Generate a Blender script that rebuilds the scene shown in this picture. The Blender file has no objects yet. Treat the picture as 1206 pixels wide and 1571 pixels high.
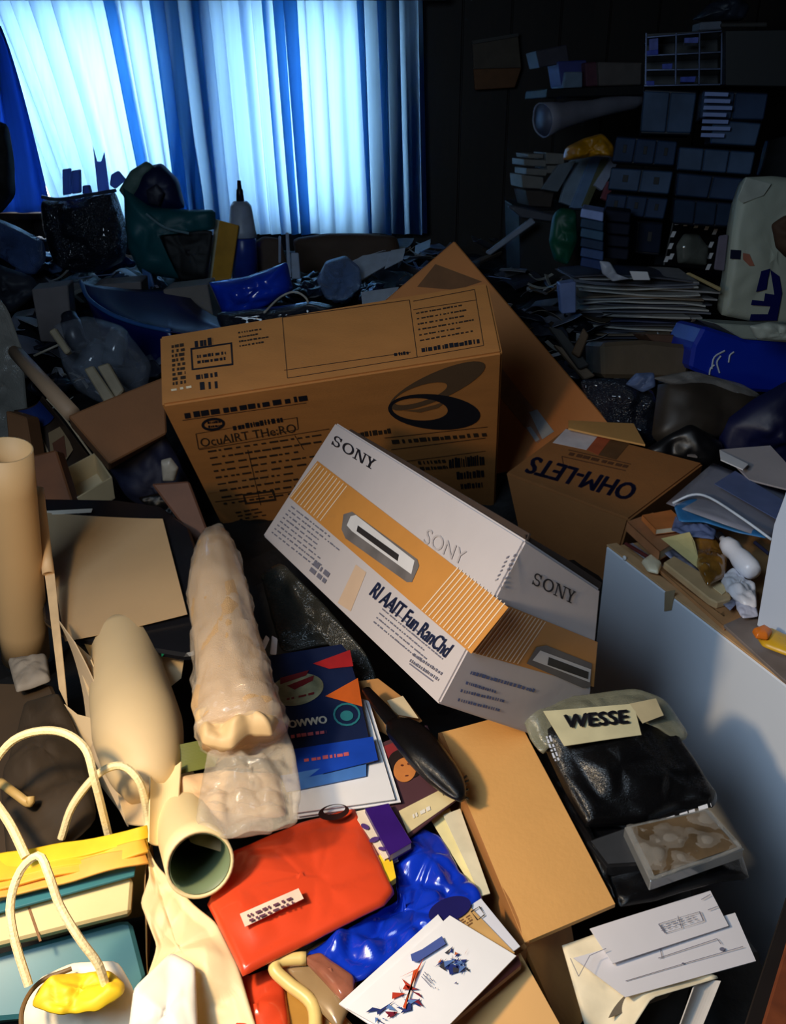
import bpy, bmesh, math, random
from mathutils import Vector, Matrix, noise
random.seed(7)
C = bpy.context.scene.collection
sc = bpy.context.scene

# ------------------------------------------------------------------ camera
F, PITCH, CH = 1350.0, math.radians(24), 1.65
W, H = 1206, 1571
cd = bpy.data.cameras.new('camera'); cam = bpy.data.objects.new('camera', cd); C.objects.link(cam)
cam.location = (0, 0, CH); cam.rotation_euler = (math.pi / 2 - PITCH, 0, 0)
cd.sensor_fit = 'HORIZONTAL'; cd.sensor_width = 36; cd.lens = 36 * F / W; cd.clip_start = 0.02
sc.camera = cam
# ------------------------------------------------------------------ daylight, lamps, exposure
wd = bpy.data.worlds.new('daylight'); sc.world = wd; wd.use_nodes = True
bg = wd.node_tree.nodes['Background']; bg.inputs[0].default_value = (0.80, 0.90, 1.0, 1); bg.inputs[1].default_value = 8


def lamp(name, kind, loc, target, energy, color, **kw):
    l = bpy.data.lights.new(name, kind); l.energy = energy; l.color = color
    for k, v in kw.items(): setattr(l, k, v)
    o = bpy.data.objects.new(name, l); C.objects.link(o); o.location = loc
    o.rotation_euler = (Vector(target) - Vector(loc)).to_track_quat('-Z', 'Y').to_euler()
    return o


lamp('hall_lamp', 'SPOT', (-0.44, 0.36, 1.56), (-0.12, 0.72, 0.95), 25, (1.0, 0.72, 0.40), spot_size=math.radians(114), spot_blend=1.0, shadow_soft_size=0.04)
lamp('cool_side_light', 'AREA', (-0.55, 0.08, 2.0), (0.48, 0.98, 0.80), 12, (0.60, 0.79, 1.0), size=0.6)  # added cool light to brighten the cabinet side; no window stands here
sc.view_settings.view_transform = 'Standard'; sc.view_settings.look = 'None'
sc.view_settings.exposure = 0.0; sc.view_settings.gamma = 1.0; sc.view_settings.use_curve_mapping = False

# ------------------------------------------------------------------ geometry helpers
CAM = Vector((0, 0, CH)); FW = Vector((0, math.cos(PITCH), -math.sin(PITCH))); UP = Vector((0, math.sin(PITCH), math.cos(PITCH)))


def ray(px, py): return FW * F + Vector((1, 0, 0)) * (px - W / 2) + UP * (H / 2 - py)
def Y(px, py, y): d = ray(px, py); return CAM + d * (y / d.y)
def Z(px, py, z): d = ray(px, py); return CAM + d * ((z - CH) / d.z)


class Plane:
    """a real surface in the room: point + normal turned to the doorway"""
    def __init__(s, p, n):
        s.p = Vector(p); s.n = Vector(n).normalized()
        if s.n.dot(CAM - s.p) < 0: s.n = -s.n
    def __call__(s, px, py, off=0.0):
        d = ray(px, py); t = ((s.p + s.n * off) - CAM).dot(s.n) / d.dot(s.n); return CAM + d * t
    def q(s, pts, off=0.0): return [s(x, y, off) for x, y in pts]


def P3(a, b, c): a, b, c = map(Vector, (a, b, c)); return Plane(a, (b - a).cross(c - a))
def HZ(z): return Plane((0, 1, z), (0, 0, 1))
def YP(y, yaw=0, lean=0): return Plane((0, y, 1.2), (math.sin(math.radians(yaw)), -math.cos(math.radians(yaw)), math.sin(math.radians(lean))))


def bm_out(bm):
    bm.verts.index_update(); v = [x.co.copy() for x in bm.verts]; f = [[y.index for y in x.verts] for x in bm.faces]; bm.free(); return v, f


def extrude(poly, vec, bev=0.0, seg=1):
    bm = bmesh.new(); a = [bm.verts.new(p) for p in poly]; b = [bm.verts.new(p + vec) for p in poly]; n = len(poly)
    bm.faces.new(a); bm.faces.new(b[::-1])
    for i in range(n): bm.faces.new((a[i], b[i], b[(i + 1) % n], a[(i + 1) % n]))
    bmesh.ops.recalc_face_normals(bm, faces=bm.faces)
    if bev: bmesh.ops.bevel(bm, geom=list(bm.edges), offset=bev, segments=seg, affect='EDGES', clamp_overlap=True)
    return bm_out(bm)


def slab(pl, pts, depth, bev=0.002, up=0.0):
    return extrude([pl(x, y, up) for x, y in pts], -pl.n * depth, bev, 1)


def hexa(c, bev=0.003, seg=2):
    bm = bmesh.new(); v = [bm.verts.new(p) for p in c]
    for f in ((0, 3, 2, 1), (4, 5, 6, 7), (0, 1, 5, 4), (1, 2, 6, 5), (2, 3, 7, 6), (3, 0, 4, 7)): bm.faces.new([v[i] for i in f])
    bmesh.ops.recalc_face_normals(bm, faces=bm.faces)
    if bev: bmesh.ops.bevel(bm, geom=list(bm.edges), offset=bev, segments=seg, affect='EDGES')
    return bm_out(bm)


def box(x0, y0, z0, x1, y1, z1, bev=0.0):
    c = [(x0, y0, z0), (x1, y0, z0), (x1, y1, z0), (x0, y1, z0), (x0, y0, z1), (x1, y0, z1), (x1, y1, z1), (x0, y1, z1)]
    return hexa([Vector(p) for p in c], bev, 1)


def grid(fn, nx, ny, th=0.0):
    """surface fn(u,v)->Vector; th > 0 gives it thickness away from its normal"""
    top = [fn(i / nx, j / ny) for j in range(ny + 1) for i in range(nx + 1)]; r = nx + 1
    F_ = [(j * r + i, j * r + i + 1, (j + 1) * r + i + 1, (j + 1) * r + i) for j in range(ny) for i in range(nx)]
    if not th: return top, F_
    nrm = []
    for j in range(ny + 1):
        for i in range(nx + 1):
            a = top[j * r + min(i + 1, nx)] - top[j * r + max(i - 1, 0)]; b = top[min(j + 1, ny) * r + i] - top[max(j - 1, 0) * r + i]
            n = a.cross(b); n = n.normalized() if n.length > 1e-9 else Vector((0, 0, 1)); nrm.append(n)
    mid = len(top) // 2
    sgn = 1 if nrm[mid].dot(CAM - top[mid]) > 0 else -1
    bot = [p - n * th * sgn for p, n in zip(top, nrm)]; N = len(top)
    F2 = [tuple(x + N for x in f[::-1]) for f in F_]
    per = [i for i in range(nx)] + [j * r + nx for j in range(ny)] + [ny * r + i for i in range(nx, 0, -1)] + [j * r for j in range(ny, 0, -1)]
    S = [(per[k], per[k] + N, per[(k + 1) % len(per)] + N, per[(k + 1) % len(per)]) for k in range(len(per))]
    return top + bot, F_ + F2 + S


def turb(p, f, seed): return noise.noise(p * f + Vector((seed * 3.1, seed * 1.7, seed)))
def crumple(p, f, seed):
    d = noise.voronoi(p * f + Vector((seed * 2.3, seed, seed * .7)))[0]; return (d[1] - d[0]) * 2.0 - .7
def ridge(p, f, seed): return 1 - 2 * abs(turb(p, f, seed)) * 1.6


def sheet(c4, th=0.0008, curl=0.0, wob=0.002, seed=0, n=10, wf=9, axis=0):
    """paper or card: c4 = TL TR BR BL"""
    a, b, c, d = [Vector(p) for p in c4]; nn = (b - a).cross(d - a).normalized()
    if nn.dot(CAM - a) < 0: nn = -nn
    def fn(u, v):
        p = (a * (1 - u) + b * u) * (1 - v) + (d * (1 - u) + c * u) * v; t = u if axis == 0 else v
        return p + nn * (curl * (2 * t - 1) ** 2 + wob * turb(p, wf, seed))
    return grid(fn, n, n, th)


def ring_pts(poly, m, smooth=1):
    P = [Vector(p) for p in poly]; n = len(P); L = [(P[(i + 1) % n] - P[i]).length for i in range(n)]; T = sum(L); out = []
    for k in range(m):
        s = T * k / m; i = 0
        while s > L[i] and i < n - 1: s -= L[i]; i += 1
        out.append(P[i].lerp(P[(i + 1) % n], min(1, s / max(L[i], 1e-9))))
    for _ in range(smooth): out = [(out[i - 1] + out[i] * 2 + out[(i + 1) % m]) / 4 for i in range(m)]
    return out


def blob(poly, th=0.03, wr=0.006, seed=0, wf=14, m=60, rings=13, smooth=1, puff=0.5, below=0.6, lift=0.0):
    """soft body (bag, cloth, crumpled plastic) filling a 3D outline, thick in its middle, wrinkled all over"""
    R = ring_pts(poly, m, smooth); cen = sum(R, Vector()) / m; nn = Vector()
    for i in range(m): nn += (R[i] - cen).cross(R[(i + 1) % m] - cen)
    nn.normalize()
    if nn.dot(CAM - cen) < 0: nn = -nn
    vs, fs = [], []
    for side in (1, -1):
        for k in range(1, rings + 1):
            r = k / rings; prof = max(0.0, 1 - r ** 3) ** puff
            for i in range(m):
                p = cen.lerp(R[i], r); w = crumple(p, wf * .8, seed) * 0.9 + crumple(p, wf * 2.1, seed + 3) * 0.4 + turb(p, wf * .6, seed) * .8
                h = (th * prof * (1 if side == 1 else -below)) + wr * w * (0.35 + 0.65 * min(1, (1 - r) * 4)) + lift
                if side == -1 and k == rings: h -= 0.0012
                vs.append(p + nn * h)
        w = ridge(cen, wf, seed) * 0.6
        vs.append(cen + nn * (th * (1 if side == 1 else -below) + wr * w + lift))
    N = rings * m + 1
    for s in (0, 1):
        o = s * N
        for k in range(rings - 1):
            for i in range(m):
                q = (o + k * m + i, o + (k + 1) * m + i, o + (k + 1) * m + (i + 1) % m, o + k * m + (i + 1) % m); fs.append(q if s == 0 else q[::-1])
        for i in range(m):
            q = (o + N - 1, o + i, o + (i + 1) % m); fs.append(q if s == 0 else q[::-1])
    e = (rings - 1) * m
    for i in range(m): fs.append((e + i, N + e + i, N + e + (i + 1) % m, e + (i + 1) % m))
    return vs, fs


def tube(path, rad, n=14, caps=True, wob=0.0, seed=0, wf=20, flat=1.0):
    path = [Vector(p) for p in path]; m = len(path)
    if not hasattr(rad, '__len__'): rad = [rad] * m
    vs, fs = [], []; t0 = (path[1] - path[0]).normalized(); a = t0.cross(Vector((0, 0, 1)))
    if a.length < .1: a = t0.cross(Vector((1, 0, 0)))
    a.normalize()
    sl = 0
    for i, p in enumerate(path):
        if i: sl += (p - path[i - 1]).length
        t = (path[min(i + 1, m - 1)] - path[max(i - 1, 0)]).normalized(); a = (a - t * a.dot(t)).normalized(); b = t.cross(a)
        for k in range(n):
            w = 2 * math.pi * k / n; q = p + (a * math.cos(w) + b * math.sin(w) * flat) * rad[i]
            if wob: g = Vector((math.cos(w) * rad[i] * .7, math.sin(w) * rad[i] * .7, sl * 1.5)); q = q + (q - p).normalized() * wob * (crumple(g, wf, seed) * 1.1 + crumple(g, wf * 2.2, seed + 1) * .5)
            vs.append(q)
    for i in range(m - 1):
        for k in range(n): fs.append((i * n + k, i * n + (k + 1) % n, (i + 1) * n + (k + 1) % n, (i + 1) * n + k))
    if caps: fs.append(tuple(range(n))[::-1]); fs.append(tuple((m - 1) * n + k for k in range(n)))
    return vs, fs


def pipe(path, rad, wall=0.002, n=28, **k):
    """open hollow roll with a wall thickness"""
    if not hasattr(rad, '__len__'): rad = [rad] * len(path)
    v1, f1 = tube(path, rad, n, False, **k); v2, f2 = tube(path, [r - wall for r in rad], n, False, **k); N = len(v1); e = (len(path) - 1) * n
    f = f1 + [tuple(x + N for x in q[::-1]) for q in f2]
    for k2 in range(n):
        f.append((k2, k2 + N, (k2 + 1) % n + N, (k2 + 1) % n)); f.append((e + k2, e + (k2 + 1) % n, e + (k2 + 1) % n + N, e + k2 + N))
    return v1 + v2, f


def curve(pts, n=24):
    """smooth Catmull-Rom path through points"""
    P = [Vector(p) for p in pts]; P = [P[0] * 2 - P[1]] + P + [P[-1] * 2 - P[-2]]; out = []; s = len(P) - 3
    for i in range(n + 1):
        t = s * i / n; k = min(int(t), s - 1); t -= k; a, b, c, d = P[k:k + 4]
        out.append(0.5 * ((2 * b) + (c - a) * t + (2 * a - 5 * b + 4 * c - d) * t * t + (3 * b - a - 3 * c + d) * t ** 3))
    return out


def join(*ms):
    V, Fc = [], []
    for v, f in ms:
        o = len(V); V += list(v); Fc += [tuple(x + o for x in q) for q in f]
    return V, Fc


def lathe(base, axis, prof, n=18):
    """prof = [(radius, height)] along axis from base"""
    base = Vector(base); ax = Vector(axis).normalized()
    return tube([base + ax * h for r, h in prof], [max(r, 1e-4) for r, h in prof], n)


# flat print: marks lie on the surface of the thing they belong to
def quads(pl, rects, off=0.0012):
    V, Fc = [], []
    for r in rects:
        o = len(V); V += [pl(x, y, off) for x, y in r]; Fc.append(tuple(range(o, o + len(r))))
    return V, Fc


def para(tl, tr, bl, u, v): return (tl[0] + (tr[0] - tl[0]) * u + (bl[0] - tl[0]) * v, tl[1] + (tr[1] - tl[1]) * u + (bl[1] - tl[1]) * v)


def rows(pl, tl, tr, bl, n, seed=0, fill=0.5, wd=0.03, lo=0.6, off=0.0012):
    rnd = random.Random(seed); R = []
    for i in range(n):
        v0 = (i + 0.15) / n; v1 = (i + 0.15 + fill) / n; u = 0; end = rnd.uniform(lo, 1)
        while u < end:
            w = rnd.uniform(.4, 1.6) * wd; a = rnd.uniform(0, .25) * (v1 - v0)
            R.append([para(tl, tr, bl, u, v0 + a), para(tl, tr, bl, min(u + w, 1), v0 + a), para(tl, tr, bl, min(u + w, 1), v1), para(tl, tr, bl, u, v1)])
            u += w + rnd.uniform(.2, .8) * wd
    return quads(pl, R, off)


def frame_marks(pl, c4, t, off=0.0012):
    c = sum(p[0] for p in c4) / 4, sum(p[1] for p in c4) / 4; R = []
    inn = [(p[0] + (t if p[0] < c[0] else -t), p[1] + (t if p[1] < c[1] else -t)) for p in c4]
    for i in range(4): j = (i + 1) % 4; R.append([c4[i], c4[j], inn[j], inn[i]])
    return quads(pl, R, off)


def line_marks(pl, segs, w=1.2, off=0.0012):
    R = []
    for (x0, y0), (x1, y1) in segs:
        l = math.hypot(x1 - x0, y1 - y0); nx, ny = -(y1 - y0) / l * w / 2, (x1 - x0) / l * w / 2
        R.append([(x0 + nx, y0 + ny), (x1 + nx, y1 + ny), (x1 - nx, y1 - ny), (x0 - nx, y0 - ny)])
    return quads(pl, R, off)


def oval(cx, cy, rx, ry, rot=0, n=32):
    c, s = math.cos(math.radians(rot)), math.sin(math.radians(rot))
    return [(cx + rx * math.cos(t) * c - ry * math.sin(t) * s, cy + rx * math.cos(t) * s + ry * math.sin(t) * c) for t in [2 * math.pi * k / n for k in range(n)]]


def crescent(pl, outer, inner, off=0.0012):
    R = []; n = len(outer)
    for i in range(n): j = (i + 1) % n; R.append([outer[i], outer[j], inner[j], inner[i]])
    return quads(pl, R, off)


_tc = {}
def glyphs(s):
    if s not in _tc:
        cu = bpy.data.curves.new('t', 'FONT'); cu.body = s; cu.resolution_u = 3; cu.offset = 0; o = bpy.data.objects.new('t', cu); C.objects.link(o)
        bpy.context.view_layer.update(); me = o.to_mesh(); v = [(p.co.x, p.co.y) for p in me.vertices]; f = [tuple(p.vertices) for p in me.polygons]
        o.to_mesh_clear(); bpy.data.objects.remove(o); bpy.data.curves.remove(cu)
        x0, x1 = min(p[0] for p in v), max(p[0] for p in v); y0, y1 = min(p[1] for p in v), max(p[1] for p in v)
        _tc[s] = [((p[0] - x0) / (x1 - x0), (p[1] - y0) / (y1 - y0)) for p in v], f
    return _tc[s]


def text(pl, s, tl, tr, bl, off=0.0014):
    v, f = glyphs(s); return [pl(*para(tl, tr, bl, a, 1 - b), off) for a, b in v], f


def bold(pl, s, tl, tr, bl, w, off=0.0014):
    sh = lambda d, e: text(pl, s, *[(p[0] + d, p[1] + e) for p in (tl, tr, bl)], off)
    return join(sh(0, 0), sh(w, 0), sh(w / 2, w / 2), sh(-w, 0), sh(0, -w / 2))


def slab_serif(pl, tl, tr, bl, off=0.0014):
    """S O N Y in a wide slab-serif"""
    out = []
    def put(R): out.append(quads(pl, [[para(tl, tr, bl, *p) for p in r] for r in R], off))
    def rc(a, b, c, d): return [(a, b), (c, b), (c, d), (a, d)]
    # S : two bowls as strips
    def arc(cx, cy, rx, ry, a0, a1, tx, ty, n=10):
        R = []
        for i in range(n):
            p, q = [math.radians(a0 + (a1 - a0) * k / n) for k in (i, i + 1)]
            R.append([(cx + rx * math.cos(p), cy + ry * math.sin(p)), (cx + rx * math.cos(q), cy + ry * math.sin(q)),
                      (cx + (rx - tx) * math.cos(q), cy + (ry - ty) * math.sin(q)), (cx + (rx - tx) * math.cos(p), cy + (ry - ty) * math.sin(p))])
        return R
    put(arc(.105, .28, .085, .28, -20, -270, .035, .10) + arc(.105, .72, .085, .28, -90, 160, .035, .10))
    put([rc(.165, .02, .19, .34), rc(.015, .66, .04, .98)])
    put(arc(.375, .5, .13, .5, 0, 360, .045, .11, 24))
    put([rc(.56, .05, .585, .95), rc(.735, .05, .76, .95), rc(.525, 0, .62, .08), rc(.70, 0, .795, .08), rc(.525, .92, .62, 1), [(.56, .0), (.61, 0), (.76, 1), (.71, 1)]])
    put([rc(.885, .5, .93, .95), rc(.85, .92, .965, 1), [(.81, .02), (.86, .02), (.925, .55), (.89, .55)], [(.95, .02), (.985, .02), (.925, .55), (.89, .55)], rc(.79, 0, .88, .08), rc(.93, 0, 1, .08)])
    return join(*out)


# ------------------------------------------------------------------ materials
def lin(c): return tuple((x / 255 / 12.92 if x <= 10 else ((x / 255 + .055) / 1.055) ** 2.4) for x in c)
_m = {}
def M(rgb, rough=0.6, nz=0.12, ns=30, bump=0.0, bs=120, alpha=1.0, metal=0.0, coat=0.0, spec=0.5, stretch=(1, 1, 1), sub=0.0):
    key = (rgb, rough, nz, ns, bump, bs, alpha, metal, coat, spec, stretch, sub)
    if key in _m: return _m[key]
    m = bpy.data.materials.new('surface_%03d' % len(_m)); m.use_nodes = True; nt = m.node_tree; b = nt.nodes['Principled BSDF']; L = nt.links.new
    tc = nt.nodes.new('ShaderNodeTexCoord'); mp = nt.nodes.new('ShaderNodeMapping'); mp.inputs['Scale'].default_value = stretch; L(tc.outputs['Object'], mp.inputs[0])
    n = nt.nodes.new('ShaderNodeTexNoise'); n.inputs['Scale'].default_value = ns; n.inputs['Detail'].default_value = 5; L(mp.outputs[0], n.inputs['Vector'])
    r = nt.nodes.new('ShaderNodeValToRGB'); c = lin(rgb)
    r.color_ramp.elements[0].position = .3; r.color_ramp.elements[1].position = .7
    r.color_ramp.elements[0].color = (*[x * (1 - nz) for x in c], 1); r.color_ramp.elements[1].color = (*[min(1, x * (1 + nz)) for x in c], 1)
    L(n.outputs['Fac'], r.inputs[0]); L(r.outputs[0], b.inputs['Base Color'])
    b.inputs['Roughness'].default_value = rough; b.inputs['Metallic'].default_value = metal; b.inputs['Specular IOR Level'].default_value = spec
    b.inputs['Alpha'].default_value = alpha; b.inputs['Coat Weight'].default_value = coat
    if bump:
        if bump >= .2 and rough < .5:
            n2 = nt.nodes.new('ShaderNodeTexVoronoi'); n2.inputs['Scale'].default_value = bs; nd = nt.nodes.new('ShaderNodeTexNoise'); nd.inputs['Scale'].default_value = bs * .6
            ad = nt.nodes.new('ShaderNodeMixRGB'); ad.inputs[0].default_value = .25; L(mp.outputs[0], ad.inputs[1]); L(nd.outputs['Color'], ad.inputs[2]); L(ad.outputs[0], n2.inputs['Vector']); n2o = n2.outputs['Distance']
        else:
            n2 = nt.nodes.new('ShaderNodeTexNoise'); n2.inputs['Scale'].default_value = bs; n2.inputs['Detail'].default_value = 4; L(mp.outputs[0], n2.inputs['Vector']); n2o = n2.outputs['Fac']
        bu = nt.nodes.new('ShaderNodeBump'); bu.inputs['Strength'].default_value = bump; bu.inputs['Distance'].default_value = .01; L(n2o, bu.inputs['Height']); L(bu.outputs[0], b.inputs['Normal'])
    _m[key] = m; return m


def cloth_translucent(name, col, trans):
    m = bpy.data.materials.new(name); m.use_nodes = True; nt = m.node_tree; nt.nodes.clear(); L = nt.links.new
    o = nt.nodes.new('ShaderNodeOutputMaterial'); mix = nt.nodes.new('ShaderNodeMixShader'); d = nt.nodes.new('ShaderNodeBsdfDiffuse'); t = nt.nodes.new('ShaderNodeBsdfTranslucent')
    tc = nt.nodes.new('ShaderNodeTexCoord'); mp = nt.nodes.new('ShaderNodeMapping'); mp.inputs['Scale'].default_value = (60, 60, 2); n = nt.nodes.new('ShaderNodeTexNoise'); n.inputs['Scale'].default_value = 1.0
    L(tc.outputs['Object'], mp.inputs[0]); L(mp.outputs[0], n.inputs['Vector'])
    r = nt.nodes.new('ShaderNodeValToRGB'); r.color_ramp.elements[0].color = (*[x * .8 for x in trans], 1); r.color_ramp.elements[1].color = (*[min(1, x * 1.15) for x in trans], 1); L(n.outputs['Fac'], r.inputs[0])
    L(r.outputs[0], t.inputs[0]); d.inputs[0].default_value = (*col, 1); mix.inputs[0].default_value = .72
    L(d.outputs[0], mix.inputs[1]); L(t.outputs[0], mix.inputs[2]); L(mix.outputs[0], o.inputs[0]); return m


def wood(rgb, rgb2, scale=6, rough=.5):
    m = bpy.data.materials.new('wood'); m.use_nodes = True; nt = m.node_tree; b = nt.nodes['Principled BSDF']; L = nt.links.new
    tc = nt.nodes.new('ShaderNodeTexCoord'); mp = nt.nodes.new('ShaderNodeMapping'); mp.inputs['Scale'].default_value = (scale * 4, scale * 4, scale * .4)
    n = nt.nodes.new('ShaderNodeTexNoise'); n.inputs['Scale'].default_value = 1; n.inputs['Detail'].default_value = 6; n.inputs['Distortion'].default_value = 1.2
    r = nt.nodes.new('ShaderNodeValToRGB'); r.color_ramp.elements[0].color = (*lin(rgb), 1); r.color_ramp.elements[1].color = (*lin(rgb2), 1); r.color_ramp.elements[0].position = .3; r.color_ramp.elements[1].position = .7
    L(tc.outputs['Object'], mp.inputs[0]); L(mp.outputs[0], n.inputs['Vector']); L(n.outputs['Fac'], r.inputs[0]); L(r.outputs[0], b.inputs['Base Color']); b.inputs['Roughness'].default_value = rough; return m


CARD = M((182, 120, 60), .75, .07, 12, .08, 200, stretch=(1, 1, 4))
CARD2 = M((168, 112, 58), .75, .08, 12, .08, 200, stretch=(1, 1, 4))
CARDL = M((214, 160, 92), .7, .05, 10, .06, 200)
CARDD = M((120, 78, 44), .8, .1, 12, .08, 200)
WHITE = M((232, 232, 236), .5, .03, 20)
PAPER = M((226, 220, 206), .7, .04, 25)
CREAM = M((222, 200, 160), .7, .05, 8)
KRAFT = M((150, 118, 84), .8, .1, 14, .2, 60)
INK = M((20, 20, 30), .6, .05)
INKB = M((48, 34, 22), .7, .05)
BLACKP = M((9, 9, 11), .24, .2, 20, .25, 45)
CLEAR = M((225, 228, 235), .12, .05, 20, .5, 40, alpha=.26, spec=.8)
CLEARD = M((150, 165, 190), .15, .1, 20, .5, 40, alpha=.45, spec=.8)
GREYC = M((120, 112, 112), .8, .1, 20)


# ------------------------------------------------------------------ things
class T:
    def __init__(s, name, label, cat, group=None, kind=None, loc=None):
        s.a = (name, label, cat, group, kind); s.parts = []; s.loc = loc
    def add(s, name, geo, mat, smooth=False, of=None, label=None, kind=None, rep=None):
        if name in ('printed_lettering', 'printed_barcode', 'printed_pattern', 'seal_edge') and not kind: kind = 'stuff'
        s.parts.append((name, geo, mat, smooth, of, label, kind)); return len(s.parts) - 1
    def done(s):
        name, label, cat, group, kind = s.a; V = [v for p in s.parts for v in p[1][0]]
        if s.loc: base = Vector(s.loc)
        else: base = Vector((sum(v.x for v in V) / len(V), sum(v.y for v in V) / len(V), min(v.z for v in V)))
        def mk(nm, geo, mat, sm, org):
            me = bpy.data.meshes.new(nm); me.from_pydata([tuple(v - org) for v in geo[0]], [], geo[1]); me.materials.append(mat)
            if sm: me.polygons.foreach_set('use_smooth', [True] * len(me.polygons))
            me.update(); o = bpy.data.objects.new(nm, me); C.objects.link(o); return o
        if len(s.parts) == 1:
            p = s.parts[0]; root = mk(name, p[1], p[2], p[3], base); root.location = base
        else:
            root = bpy.data.objects.new(name, None); C.objects.link(root); root.location = base; objs = []
            root.empty_display_size = .02
            for nm, geo, mat, sm, of, lb, kd in s.parts:
                org = base if of is None else base
                o = mk(nm, geo, mat, sm, org); o.parent = root if of is None else objs[of]
                if lb: o['label'] = lb
                if kd: o['kind'] = kd
                objs.append(o)
        if label: root['label'] = label
        if cat: root['category'] = cat
        if group: root['group'] = group
        if kind: root['kind'] = kind
        return root


def one(name, label, cat, geo, mat, smooth=False, group=None, kind=None):
    t = T(name, label, cat, group, kind); t.add(name, geo, mat, smooth); return t.done()


# ================================================================== THE ROOM
XL, XR, YB, YF, ZC = -1.78, 2.05, 4.05, -1.6, 2.45
wx0, wx1, wz0, wz1 = -1.72, -0.115, 1.285, 2.062
px0, px1 = -.90, -.735      # wall pier between the two windows
one('floor', None, None, box(XL - .1, YF, -.06, XR + .1, YB + .1, 0), wood((70, 48, 30), (92, 64, 40)), kind='structure')
one('ceiling', None, None, box(XL - .1, YF, ZC, XR + .1, YB + .1, ZC + .06), M((120, 112, 100), .9), kind='structure')
PANEL = wood((26, 17, 12), (38, 26, 17), 5, .6)
one('wall_left', None, None, box(XL - .08, YF, 0, XL, YB, ZC), PANEL, kind='structure')
one('wall_right', None, None, box(XR, YF, 0, XR + .08, YB, ZC), PANEL, kind='structure')
one('wall_front', None, None, box(XL, YF - .08, 0, XR, YF, ZC), M((150, 135, 110), .9), kind='structure')
t = T('wall_back', None, None, None, 'structure', loc=(0, YB, 0))
t.add('wall_surface', join(box(XL, YB + .012, 0, XR, YB + .1, wz0), box(XL, YB + .012, wz1, XR, YB + .1, ZC), box(XL, YB + .012, wz0, wx0, YB + .1, wz1), box(wx1, YB + .012, wz0, XR, YB + .1, wz1), box(px0, YB - .02, wz0, px1, YB + .1, wz1)), PANEL)
x = wx1 + .004
while x < XR - .02:
    x2 = min(x + .198, XR); t.add('panel_board', box(x, YB, .08, x2 - .006, YB + .013, ZC, .002), PANEL); x += .198
x = XL
while x < wx1:
    t.add('panel_board', box(x, YB, .08, min(x + .192, wx1), YB + .013, wz0 - .02, .002), PANEL); x += .198
t.done()
ALU = M((150, 155, 160), .35, .05, 20, metal=.7)
GL = M((235, 240, 245), .05, .0, 5, alpha=.10)
for nm, a, b in (('window_1', wx0, px0), ('window_2', px1, wx1)):
    t = T(nm, None, None, None, 'structure', loc=((a + b) / 2, YB, wz0))
    t.add('window_frame', join(box(a, YB + .02, wz0, b, YB + .08, wz0 + .02), box(a, YB + .02, wz1 - .02, b, YB + .08, wz1), box(a, YB + .02, wz0, a + .02, YB + .08, wz1), box(b - .02, YB + .02, wz0, b, YB + .08, wz1)), ALU)
    t.add('pane', box(a + .02, YB + .045, wz0 + .02, b - .02, YB + .05, wz1 - .02), GL); t.done()
one('trim_2', None, None, box(wx0 - .06, YB - .20, 2.068, wx1 + .32, YB - .18, 2.17, .004), wood((40, 28, 20), (56, 38, 26)), kind='structure')
one('trim_1', None, None, box(wx0 - .04, YB - .03, wz0 - .035, wx1 + .05, YB + .02, wz0 - .002, .004), wood((52, 36, 24), (70, 48, 30)), kind='structure')
one('curtain_rail', 'dark metal curtain rail above the blue curtains on the window wall', 'curtain rail', tube([(XL + .02, YB - .07, 2.15), (.22, YB - .07, 2.15)], .012), M((50, 48, 46), .4))

CUR = cloth_translucent('blue_curtain', (.01, .035, .16), (.30, .58, .90))


def curtain(name, label, top, bot, zt, zb, nf, amp, depth, seed, y0, sway=0):
    rnd = random.Random(seed); ph = [rnd.uniform(.2, 1.7) for _ in range(nf + 2)]; pw = [rnd.uniform(.6, 1.4) for _ in range(nf)]; cum = [0]
    for p in pw: cum.append(cum[-1] + p)
    def fn(u, v):
        s = u * nf; k = min(int(s), nf - 1); fr = s - k; a = ph[k] * (1 - fr) + ph[k + 1] * fr
        base = (cum[k] + pw[k] * fr) / cum[-1]; xt = top[0] + (top[1] - top[0]) * base; xb = bot[0] + (bot[1] - bot[0]) * base
        x = xt * (1 - v) + xb * v; w = (1 - .25 * v)
        x += amp * a * a * w * math.sin(2 * math.pi * fr + k * .4); z = zt * (1 - v) + zb * v
        y = y0 - depth * a * (.6 + .4 * v) * math.cos(2 * math.pi * fr + k * .7) - sway * v * v * .06 + .012 * turb(Vector((x * 3, z, seed)), 2, seed)
        return Vector((x, y, z))
    return one(name, label, 'curtain', grid(fn, nf * 16, 24), CUR, True, group='blue curtains over the bright window')


curtain('curtain', 'backlit pale blue left curtain slanting to the right over the window', (-1.68, -.80), (-1.40, -.80), 2.135, 1.24, 12, .020, .022, 3, YB - .085, 1)
curtain('curtain', 'backlit right curtain reaching past the window onto the dark wall', (-.93, .13), (-.90, .16), 2.135, 1.205, 16, .022, .026, 11, YB - .13)
# gathered end of the left curtain pulled aside
pl = YP(3.72)
one('curtain_drape', 'blue curtain end gathered aside at the left edge of the window', 'curtain',
    grid(lambda u, v: pl(-60 + (60 + 78 * v ** .8) * u + 4, 40 + 286 * v) + Vector((0, -.03 * math.sin(u * 21) * (1 - .3 * v), 0)), 48, 16, .006), cloth_translucent('gathered_curtain', (.01, .04, .2), (.10, .24, .62)), True)

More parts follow.
